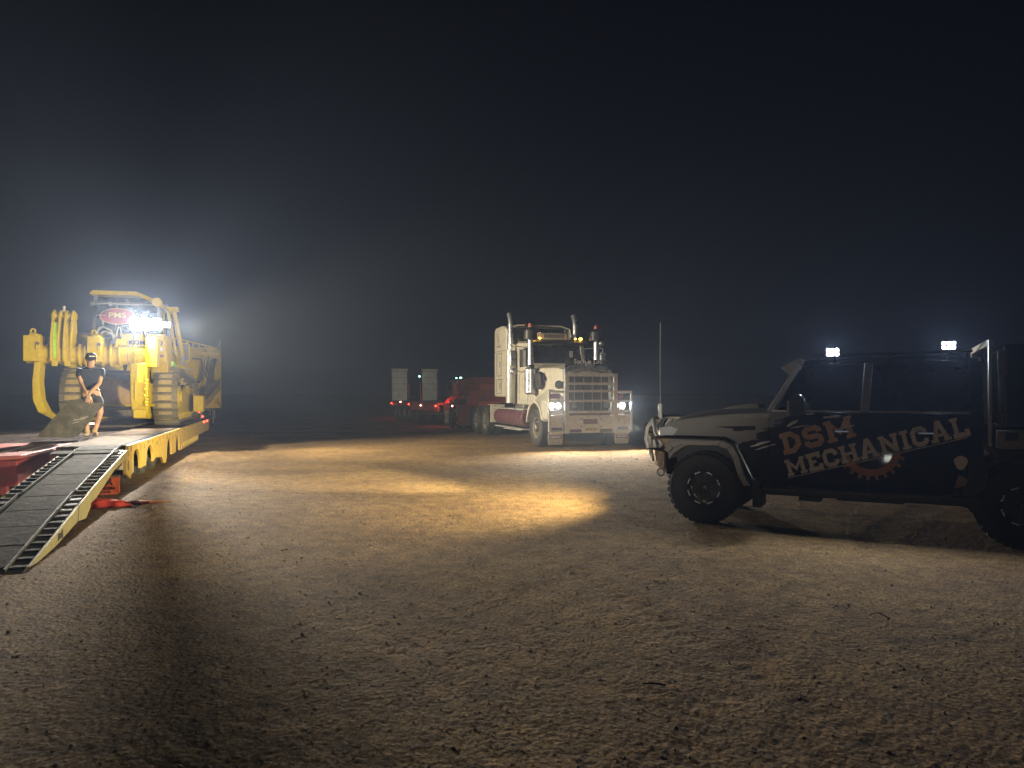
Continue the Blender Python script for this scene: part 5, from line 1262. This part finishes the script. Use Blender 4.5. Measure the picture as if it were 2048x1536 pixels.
    for k in range(3):
        m.tube([(8.3, .30 - .06 * k, 3.1), (8.25, .0 - .06 * k, 3.28), (8.25, -.12 - .05 * k, 3.0), (8.4, -.22 - .05 * k, 2.5), (8.7, -.2, 2.2)], .026, 8)
    m.build('black_hose', hose_m, D)
    m = mb(); m.tube([(7.3, -.18, 2.86), (7.32, -.25, 3.1), (7.35, -.30, 3.36), (7.35, -.34, 3.36), (7.32, -.40, 3.1), (7.3, -.38, 2.86)], .018, 6); m.build('wire_strop', hose_grey, rip)
    m = mb(); m.box(bx - .2, bx + .1, -.52, -.32, 2.86, 3.02); m.box(bx - .22, bx - .05, -.36, -.30, 2.80, 2.94); m.build('hose_block', yellow, rip, bevel=.012)
    m = mb(); m.cyl((bx - .05, -.3, 2.852), (bx - .05, -1.0, 2.852), .018, 8); m.build('grease_line', hose_grey, rip)
    m = mb(); m.tube([(9.6, 1.42, 3.42), (9.5, 1.50, 3.42), (9.5, 1.52, 3.2), (9.6, 1.45, 3.16)], .02, 6); m.cyl((9.6, 1.6, 3.22), (9.6, 1.6, 3.30), .03, 8); m.build('grab_rail', hose_grey, D)
    # work lamp cluster on a post over the right end of the ripper
    lx, ly, lz = 7.05, -.98, 3.42
    m = mb(); m.box(lx + .06, lx + .12, ly - .04, ly + .04, 3.05, 3.5); m.box(lx + .05, lx + .10, ly - .42, ly + .34, lz - .04, lz + .04); lpst = m.build('lamp_bracket', dozer_dark, D, bevel=.006)
    for dy in (-.28, -.02, .24):
        for dz in (-.085, .085):
            b = mb(); b.box(lx - .04, lx + .05, ly + dy - .115, ly + dy + .115, lz + dz - .075, lz + dz + .075); q = b.build('work_lamp', lamp_blk, lpst, bevel=.006)
            f = mb(); f.box(lx - .048, lx - .041, ly + dy - .10, ly + dy + .10, lz + dz - .06, lz + dz + .06); f.build('led_panel', e_dozer, q)
    # rod added before the lamp to throw the dark sector on the ground
    m = mb(); az = math.radians(10.2)
    px_, py_ = lx - .34 - .5 * math.cos(az), ly - .5 * math.sin(az)
    m.beam((px_, py_, 3.24), (px_, py_, 3.46), .030, .03); m.beam((lx, ly, 3.12), (px_, py_, 3.24), .02, .02); m.build('shadow_rod', dozer_dark, lpst)
    light('SPOT', D, Vector((lx - .34, ly, lz)) - o3, Vector((lx - 7, ly - 6.5, 1.6)) - o3, P_DOZER, (1.0, .97, .90), .018, 180, .12, 'work_light')
    light('SPOT', D, Vector((lx - .34, ly, lz)) - o3, Vector((lx - 14, ly - .6, .6)) - o3, P_DOZER * 3.3, (1.0, .93, .80), .018, 66, .9, 'work_light')
    b = mb(); b.box(lx - .03, lx + .06, ly - .62, ly - .42, lz - .07, lz + .07); q = b.build('work_lamp', lamp_blk, lpst, bevel=.006)  # extra lamp added at the bar end to light ground beyond the bulldozer
    f = mb(); f.box(lx - .038, lx - .031, ly - .60, ly - .44, lz - .055, lz + .055); f.build('led_panel', e_dozer, q)
    light('SPOT', D, Vector((lx - .10, ly - .66, lz)) - o3, Vector((lx - .5, ly - 12, 1.6)) - o3, P_DOZER * 2.3, (1.0, .88, .60), .22, 96, .8, 'work_light')
    # right lift cylinder and front gear
    m = mb(); m.cyl((12.3, -.98, 4.36), (13.0, -1.15, 2.9), .075, 12); m.cyl((12.3, -.80, 4.36), (13.0, -.97, 2.9), .05, 10); m.box(12.18, 12.42, -1.12, -.72, 4.32, 4.46); lc = m.build('blade_lift_cylinder', yellow, D, bevel=.01)
    m = mb(); m.cyl((13.0, -1.15, 2.9), (13.6, -1.25, 2.0), .05, 12); m.build('cylinder_rod', chrome_dull, lc)
    m = mb(); m.tube([(12.3, -.66, 4.36), (12.5, -.62, 3.9), (12.7, -.70, 3.5), (12.8, -.8, 3.2)], .025, 6); m.build('cylinder_hose', hose_grey, lc)
    m = mb(); m.tube([(13.1, -1.08, 2.78), (13.1, -1.08, 3.26), (13.1, -1.12, 3.32), (13.1, -1.32, 3.32), (13.1, -1.36, 3.26), (13.1, -1.36, 2.78), (13.1, -1.32, 2.72), (13.1, -1.12, 2.72)], .028, 6, closed=True); mf = m.build('mirror_frame', yellow, D)
    mb().box(13.08, 13.10, -1.34, -1.10, 2.74, 3.30).build('mirror_glass', steel, mf)
    m = mb(); m.beam((13.1, -.8, 3.2), (13.1, -1.1, 3.2), .03, .03); m.beam((12.9, -.9, 2.9), (13.1, -1.1, 2.85), .03, .03); m.build('mirror_arm', yellow, mf)
    # blade (seen from behind)
    xb = 16.3
    m = mb(); prof = [(xb + .35, 1.05), (xb + .02, 1.5), (xb - .02, 2.2), (xb + .10, 2.9), (xb + .35, 3.42)]
    m.loft([[(x, y, z) for x, z in prof] + [(x + .05, y, z) for x, z in reversed(prof)] for y in (-2.08, 2.08)]); bl = m.build('blade', yellow, D, bevel=.01)
    for y in (-2.08, 2.08):
        mb().prism([(xb - .15, 1.25), (xb - .22, 3.2), (xb + .35, 3.46), (xb + .5, 3.0), (xb + .45, 1.05)], 'y', y - .03, y + .03).build('blade_end_plate', yellow, bl, bevel=.01)
    for y, w2 in ((-1.55, .05), (-.9, .05), (0, .05), (.9, .05), (1.55, .05)):
        mb().prism([(xb - .18, 1.35), (xb - .22, 3.15), (xb + .25, 3.35), (xb + .02, 2.2), (xb + .1, 1.3)], 'y', y - w2, y + w2).build('blade_rib', yellow, bl, bevel=.008)
    mb().box(xb - .24, xb - .14, -2.05, 2.05, 3.10, 3.20).build('blade_top_box', yellow, bl, bevel=.01)
    mb().box(xb - .24, xb - .10, -2.05, 2.05, 1.45, 1.62).build('blade_lower_box', yellow, bl, bevel=.01)
    mb().tube([(xb - .27, y + .55, z) for y, z in ((-1.68, 2.95), (-1.95, 2.93), (-2.02, 2.8), (-2.0, 2.15), (-1.92, 2.04), (-1.74, 2.04), (-1.66, 2.15), (-1.66, 2.6))], .03, 6).build('hose_guard', dozer_dark, bl)
    mb().cyl((xb - .25, -1.80, 2.6), (xb - .12, -1.80, 2.6), .17, 16).build('tilt_pivot', yellow_dk, bl)
    m = mb(); m.cyl((xb - .22, -1.82, 2.6), (xb - .5, -1.86, 1.9), .075, 12); m.build('tilt_cylinder', steel, bl)
    m = mb(); m.prism([(-1.9, 3.42), (-.3, 3.82), (1.2, 3.82), (1.9, 3.42), (1.9, 3.37), (1.2, 3.76), (-.3, 3.76), (-1.9, 3.37)], 'x', xb + .33, xb + .39); sg_ = m.build('spill_guard', yellow, bl, bevel=.006)
    for k in range(15):
        y = -1.75 + k * .22; zt_ = 3.38 + (.40 if -.3 < y < 1.2 else max(0, .40 * (1 - (abs(y + .3) / 1.6 if y < 0 else (y - 1.2) / .7))))
        mb().beam((xb + .36, y, 3.38), (xb + .36, y, max(3.42, zt_)), .05, .03).build('guard_bar', yellow, sg_)
    m = mb(); m.box(xb + .28, xb + .33, .4, 1.9, 3.4, 3.75); m.build('guard_plate', yellow, sg_)
    for k in range(5):
        mb().box(xb - .205, xb - .19, -1.98, -1.60, 1.75 + k * .09, 1.78 + k * .09).build('blade_step', dozer_dark, bl)
    m = mb(); m.tube([(xb - .24, -1.70, 3.05), (xb - .28, -1.62, 2.6), (xb - .28, -1.75, 2.2), (xb - .4, -1.85, 1.9)], .02, 6); m.tube([(xb - .24, -1.60, 3.05), (xb - .30, -1.52, 2.5), (xb - .30, -1.70, 2.1), (xb - .4, -1.80, 1.8)], .02, 6); m.build('blade_hose', hose_m, bl)
    mb().tube([(xb, -2.05, 3.42), (xb, -2.07, 3.55), (xb, -2.11, 3.66)], .018, 6).build('blade_hook', ramp_white, bl)
    for sg in (-1, 1):
        m = mb(); m.loft([[(x, sg * (y - .13), z - .17), (x, sg * (y + .13), z - .17), (x, sg * (y + .13), z + .17), (x, sg * (y - .13), z + .17)] for x, y, z in ((12.9, 1.68, 1.22), (14.4, 1.80, 1.45), (16.1, 2.0, 1.95))]); pa = m.build('push_arm', dozer_dark if False else brown_steel, D, bevel=.03)
        mb().box(12.5, 13.0, sg * 1.54, sg * 1.86, 1.0, 1.55).build('trunnion', yellow, pa, bevel=.03)
        m = mb(); m.cyl((14.3, sg * 1.78, 1.65), (16.05, sg * 1.9, 2.9), .09, 12); m.build('tilt_brace', dozer_dark, pa)
        m = mb(); m.tube([(13.2, sg * 1.86, 1.40), (14.4, sg * 1.98, 1.68), (15.4, sg * 2.08, 1.95), (15.9, sg * 2.1, 2.2)], .02, 6); m.build('arm_hose', hose_m, pa)
    # black box of the trailer brake panel seen beneath the hull
    m = mb(); m.box(9.3, 13.9, -.66, .66, .95, 1.15); m.build('belly_guard', dozer_dark, D, bevel=.03)
    return D
dozer = make_dozer()

# prime mover in front of the low loader
tr2 = make_truck(TO + TU * 24.6, TRZ, 'dark prime mover mostly hidden ahead of the bulldozer, only its tail showing', lit=False, sleeper=False)
tr2.scale = (.86, .86, .74)
tr2.scale = (.86, .86, .80)

# ------------------------------------------------------------------ person on the deck, holding a rubber mat
def skel(name, verts, edges, mat, parent, sub=2, rootv=0):
    me = bpy.data.meshes.new(name + '_bones'); me.from_pydata([v[:3] for v in verts], edges, [])
    ob = bpy.data.objects.new('tmp', me); COL.objects.link(ob)
    sk = ob.modifiers.new('skin', 'SKIN'); sk.use_smooth_shade = True
    if not me.skin_vertices:
        raise RuntimeError('no skin layer')
    for i, v in enumerate(verts):
        r = v[3]; d = me.skin_vertices[0].data[i]
        d.radius = (r, r) if not isinstance(r, tuple) else r
        d.use_root = (i == rootv)
    ss = ob.modifiers.new('sub', 'SUBSURF'); ss.levels = sub; ss.render_levels = sub
    dg = bpy.context.evaluated_depsgraph_get(); dg.update()
    m2 = bpy.data.meshes.new_from_object(ob.evaluated_get(dg)); m2.name = name
    bpy.data.objects.remove(ob)
    m2.materials.clear(); m2.materials.append(mat)
    for p in m2.polygons: p.use_smooth = True
    o = bpy.data.objects.new(name, m2); COL.objects.link(o); o.parent = parent
    return o

def make_person():
    pos = Vector((-8.93, 15.35, .704))
    P = root('person', pos, math.atan2(.503, .864), 'person in navy shirt, dark shorts, cap and tan boots bending over a dark rubber mat', 'person')
    # joints: x right in view, y away from viewer, z up
    body = [(0, .06, .93, .13), (.0, .04, 1.12, .125), (.01, -.02, 1.30, .14), (.01, -.07, 1.44, .075), (.01, -.14, 1.52, .062),
            (-.20, -.03, 1.38, .062), (-.165, -.10, 1.12, .046), (-.085, -.34, .945, .034), (-.05, -.40, .88, .036),
            (.21, -.03, 1.38, .062), (.17, -.10, 1.12, .046), (.0, -.34, .935, .034), (-.03, -.41, .86, .036),
            (-.10, .04, .88, .095), (-.04, -.16, .52, .062), (-.06, .02, .30, .056), (-.06, .06, .09, .042),
            (.12, .04, .88, .095), (.19, -.16, .52, .062), (.13, .04, .28, .056), (.08, .08, .09, .042),
            (.01, -.19, 1.60, .088), (.01, -.20, 1.66, .08)]
    edges = [(0, 1), (1, 2), (2, 3), (3, 4), (2, 5), (5, 6), (6, 7), (7, 8), (2, 9), (9, 10), (10, 11), (11, 12), (0, 13), (13, 14), (14, 15), (15, 16), (0, 17), (17, 18), (18, 19), (19, 20), (4, 21), (21, 22)]
    B = skel('body', body, edges, skin, P)
    # face turned down
    f = MB(); f.cyl((.01, -.275, 1.595), (.01, -.315, 1.565), .016, 8, .012); f.build('nose', skin, B)
    for sx in (-.035, .055): MB().sphere((sx, -.272, 1.61), .011, 8, 6).build('eye', lamp_blk, B)
    MB().box(-.015, .035, -.272, -.262, 1.545, 1.552).build('mouth', maroon, B)
    for sx in (-.085, .105): MB().sphere((sx, -.185, 1.60), .028, 8, 6, (.5, .8, 1.2)).build('ear', skin, B)
    MB().sphere((.01, -.155, 1.63), .098, 14, 10, (1, 1, .9)).build('hair', hair_m, P)
    c = MB(); c.lathe([(.001, .11), (.06, .10), (.095, .06), (.108, 0), (.106, -.03), (.001, -.03)], (.01, -.185, 1.66), (0, -.10, 1), 20)
    c.loft([[(.01 + w * math.cos(a), -.185 - .09 - d * math.sin(a), 1.655 - dz * math.sin(a)) for a in (PI * k / 8 for k in range(9))] for w, d, dz in ((.085, .0, 0), (.085, .10, .06), (.083, .10, .072), (.083, 0, .012))], cap=False)
    cap = c.build('cap', M('navy_cap', (.02, .025, .04), .8), P)
    MB().box(-.02, .09, -.300, -.288, 1.675, 1.69).build('cap_badge', txt_grey, cap)
    # hands, fingers curled over the mat edge
    for sg, w0 in ((-1, Vector((-.05, -.40, .88))), (1, Vector((-.03, -.41, .86)))):
        base = w0 + Vector((sg * .01 + .02, -.02, -.055))
        pv = [(w0.x, w0.y, w0.z, .030), (base.x, base.y, base.z, (.040, .018))]
        pe = [(0, 1)]
        for k, (dx, ln) in enumerate(((-.030, .070), (-.010, .080), (.012, .076), (.032, .060))):
            a = len(pv); p = base + Vector((dx, -.005, -.03))
            pv += [(p.x, p.y, p.z, .0105), (p.x + dx * .3, p.y - .014, p.z - ln * .5, .0095), (p.x + dx * .4, p.y + .004, p.z - ln, .008)]
            pe += [(1, a), (a, a + 1), (a + 1, a + 2)]
        a = len(pv); th = base + Vector((-sg * .045, -.01, .0))
        pv += [(th.x, th.y, th.z, .012), (th.x - sg * .015, th.y - .012, th.z - .04, .010)]
        pe += [(1, a), (a, a + 1)]
        skel('hand', pv, pe, skin, B, 1)
    # clothes
    sh = [(0, .05, .96, .155), (.0, .04, 1.12, .155), (.01, -.02, 1.30, .17), (.01, -.06, 1.41, .10), (-.20, -.03, 1.375, .088), (-.215, -.065, 1.22, .074), (.22, -.03, 1.375, .088), (.225, -.065, 1.22, .074)]
    skel('shirt', sh, [(0, 1), (1, 2), (2, 3), (2, 4), (4, 5), (2, 6), (6, 7)], shirt_m, P)
    col_ = MB(); col_.tube([(.01 + .075 * math.cos(a), -.085 + .07 * math.sin(a), 1.455 + .02 * math.sin(a)) for a in (2 * PI * k / 14 for k in range(14))], .016, 6, closed=True); col_.build('collar', shirt_m, P)
    so = [(0, .06, .98, .15), (0, .06, .90, .155), (-.10, .02, .80, .115), (-.07, -.09, .62, .10), (.13, .02, .80, .115), (.175, -.09, .62, .10)]
    skel('shorts', so, [(0, 1), (1, 2), (2, 3), (1, 4), (4, 5)], shorts_m, P)
    bl = MB(); bl.tube([(.02 + .155 * math.cos(a), .05 + .14 * math.sin(a), .985) for a in (2 * PI * k / 18 for k in range(18))], .016, 6, closed=True); bl.build('belt', lamp_blk, P)
    for x, y, dx in ((-.06, .06, -.03), (.08, .08, .04)):
        b = skel('boot', [(x, y, .17, .060), (x, y, .09, .058), (x, y - .02, .045, .050), (x + dx, y - .13, .038, .044), (x + dx * 1.4, y - .19, .034, .036)], [(0, 1), (1, 2), (2, 3), (3, 4)], boot_m, P)
        MB().box(x - .05, x + .05, y - .22, y + .06, .0, .022).build('boot_sole', rubber, b, bevel=.006)
        s = MB(); s.lathe([(.052, 0), (.056, .02), (.052, .05), (.048, .05), (.05, 0)], (x, y + .0, .20), (0, 0, 1), 14); s.build('sock', hair_m, b)
    return P, pos
person, ppos = make_person()

def make_mat():
    # stiff rubber mat standing on the deck, leaning back against the person's legs
    ax = Vector((.864, .503, 0)); aw = Vector((-.503, .864, 0))
    base = ppos + ax * 0 + aw * (-.50)
    R = root('rubber_mat', base, math.atan2(.503, .864), 'worn dark rubber mat tipped on edge under the hands of the person', 'mat')
    pts = [(-.93, .03), (-.24, .01), (.27, .70), (-.10, .73), (-.16, .80), (-.36, .78)]
    m = MB(); rnd = random.Random(2)
    outline = []
    for i in range(len(pts)):
        a, b = pts[i], pts[(i + 1) % len(pts)]
        for k in range(7):
            t = k / 7; j = .008 if 0 < k else 0
            outline.append((a[0] + (b[0] - a[0]) * t + rnd.uniform(-j, j), max(.002, a[1] + (b[1] - a[1]) * t + rnd.uniform(-j, j))))
    f = lambda x, z, o: (x, z * .12 + .02 * math.sin(x * 4 + z * 3) + o, z)
    n = len(outline)
    m.add([f(x, z, 0) for x, z in outline] + [f(x, z, .022) for x, z in outline], [tuple(range(n)), tuple(range(2 * n - 1, n - 1, -1))] + [(i, i + n, (i + 1) % n + n, (i + 1) % n) for i in range(n)])
    m.build('mat_sheet', mat_rubber, R)
    w = MB()
    for (x, z, L_) in ((-.30, .36, .22), (-.32, .30, .12), (-.18, .40, .14)):
        w.beam(f(x, z, -.006), f(x + L_, z + .03, -.006), .008, .012)
    w.build('mat_rib', steel, R)
make_mat()

# ------------------------------------------------------------------ rolled orange flag on the ground
def make_flag():
    o = Vector((-5.41, 10.25, 0)); R = root('safety_flag', o + Vector((0, 0, .03)), math.radians(14), 'crumpled fluorescent orange flag on a stick lying in the gravel by the ramp', 'flag')
    R.scale = (.75, .95, .95)
    m = MB(); secs = []; rnd = random.Random(9)
    for k in range(18):
        t = k / 17; x = -.98 + t * 1.02; w = .19 * (1 - t) ** .7 + .035; h = .085 * (1 - t) ** .6 + .02
        secs.append([(x, w * math.cos(a) * (1 + .12 * math.sin(5 * a + k)) + .02 * math.sin(k * 1.3), max(-.02, h * math.sin(a) * (1 + .22 * math.sin(7 * a + k * 2)) + h * .4)) for a in (2 * PI * j / 22 for j in range(22))])
    m.loft(secs); m.build('cloth', orange_cloth, R)
    m = MB()
    for k in range(7): m.tube([(-.02 + .02 * k, rnd.uniform(-.05, .05), .05), (.10 + .03 * k, rnd.uniform(-.08, .08), rnd.uniform(.0, .06)), (.26 + .03 * k, rnd.uniform(-.06, .06), .03)], .014, 5)
    m.build('tie_cord', M('dark_red_cord', (.12, .02, .03), .9), R)
    m = MB(); m.lathe([(.001, 0), (.026, 0), (.022, .2), (.004, .62)], (.12, 0, .035), (1, 0, 0), 10); m.build('stick_tip', M('orange_plastic', (.7, .20, .04), .5), R)
make_flag()

# ------------------------------------------------------------------ small debris
def debris(name, x, y, L_, label, mt, rz, curl):
    m = MB(); secs = []
    for k in range(9):
        t = k / 8; w = .5 * L_ * .16 * math.sin(PI * min(.97, max(.03, t))) ** .6
        z = .012 + curl * math.sin(PI * t); cx = (t - .5) * L_
        secs.append([(cx, -w, z), (cx, 0, z + .006), (cx, w, z), (cx, 0, z - .004)])
    m.loft(secs); o = m.build(name, mt); o.location = (x, y, float(height(np.array([x]), np.array([y]))[0])); o.rotation_euler = (0, 0, rz)
    o['label'] = label; o['category'] = 'debris'
debris('bark_strip', .78, 3.98, .125, 'thin black strip of bark lying flat in the foreground gravel', M('dark_bark', (.02, .016, .012), .8), math.radians(-8), .006)
debris('dry_leaf', 2.60, 5.15, .12, 'pale curled dry leaf on the gravel below the ute', M('pale_leaf', (.33, .28, .18), .7), math.radians(-20), .028)
debris('dry_twig', 2.30, 5.5, .05, 'tiny pale twig beside the curled leaf', M('pale_twig', (.36, .32, .24), .7), math.radians(70), .01)

# ------------------------------------------------------------------ LED flood on a stand behind the photographer (its glint shows in the ute door)
def make_flood():
    p = Vector((-2.0, -3.7, 0))
    R = root('flood_lamp_stand', p, 0, 'LED flood lamp on a tripod stand behind the photographer', 'lamp')
    m = MB()
    for k in range(3):
        a = 2 * PI * k / 3 + .5; m.cyl((0, 0, .9), (.5 * math.cos(a), .5 * math.sin(a), 0), .015, 8)
    m.build('tripod', lamp_blk, R)
    MB().cyl((0, 0, .7), (0, 0, 1.4), .02, 10).build('pole', steel, R)
    d = Vector((.30, 1, 0)).normalized(); Rm = Matrix((d.cross(Vector((0, 0, 1))), d, Vector((0, 0, 1)))).transposed()
    m = MB(); m.obox((0, 0, 1.48), (.26, .07, .20), Rm); h = m.build('lamp_head', lamp_blk, R, bevel=.01)
    m = MB()
    for i in range(4):
        for j in range(3): m.obox(Vector((0, 0, 1.48)) + Rm @ Vector(((i - 1.5) * .055, .038, (j - 1) * .055)), (.04, .006, .04), Rm)
    m.build('led', e_glint, h)
    light('SPOT', R, Vector((0, 0, 1.48)) + d * .12, (3.6, 21, 3.2), P_FLOOD, (1.0, .95, .86), .10, 31, 1.0, 'flood_light')
    light('SPOT', R, Vector((0, 0, 1.48)) + d * .12, (-9.2, 20, 3.8), P_FLOOD * .5, (1.0, .97, .86), .10, 30, 1.0, 'flood_light')
    light('SPOT', R, Vector((0, 0, 1.48)) + d * .12, (-4.6, 44, 3.0), 17000, (1.0, .95, .86), .10, 13, 1.0, 'flood_light')  # extra narrow beam added to brighten the far trailer and its ramps
make_flood()

# ------------------------------------------------------------------ dusty night air
m = MB(); m.box(-75, 75, -14, 110, -1.4, 6.2)
hz = m.build('haze', bpy.data.materials.new('dusty_air'), smooth=0)
hz['kind'] = 'stuff'; hz['label'] = 'thin dusty night air glowing round the lamps'
hm = hz.data.materials[0]; hm.use_nodes = True; nt = hm.node_tree
nt.nodes.remove(nt.nodes['Principled BSDF'])
pv = nt.nodes.new('ShaderNodeVolumePrincipled'); pv.inputs['Color'].default_value = (.62, .74, 1.0, 1); pv.inputs['Density'].default_value = HAZE; pv.inputs['Anisotropy'].default_value = .45
nt.links.new(pv.outputs[0], nt.nodes['Material Output'].inputs['Volume'])

# volume added to make the lamp glow over the bulldozer, thinning outwards
m = MB(); m.sphere((0, 0, 0), 1, 32, 20)
dc = m.build('glow_cloud', bpy.data.materials.new('lamp_glow_volume'), smooth=0)
dc.location = (-10.6, 22.5, 7.4); dc.scale = (14.5, 11, 12)
dc['kind'] = 'stuff'; dc['label'] = 'pale volume added to make the lamp glow round the bulldozer'
dm = dc.data.materials[0]; dm.use_nodes = True; nt = dm.node_tree
nt.nodes.remove(nt.nodes['Principled BSDF'])
pv = nt.nodes.new('ShaderNodeVolumePrincipled'); pv.inputs['Color'].default_value = (.68, .78, 1.0, 1); pv.inputs['Anisotropy'].default_value = .3
tc = nt.nodes.new('ShaderNodeTexCoord'); ln = nt.nodes.new('ShaderNodeVectorMath'); ln.operation = 'LENGTH'
nt.links.new(tc.outputs['Object'], ln.inputs[0])
mr = nt.nodes.new('ShaderNodeMapRange'); mr.interpolation_type = 'SMOOTHSTEP'
mr.inputs[1].default_value = 0; mr.inputs[2].default_value = 1; mr.inputs[3].default_value = GLOW_CLOUD; mr.inputs[4].default_value = 0
nt.links.new(ln.outputs['Value'], mr.inputs[0]); nt.links.new(mr.outputs[0], pv.inputs['Density'])
nt.links.new(pv.outputs[0], nt.nodes['Material Output'].inputs['Volume'])
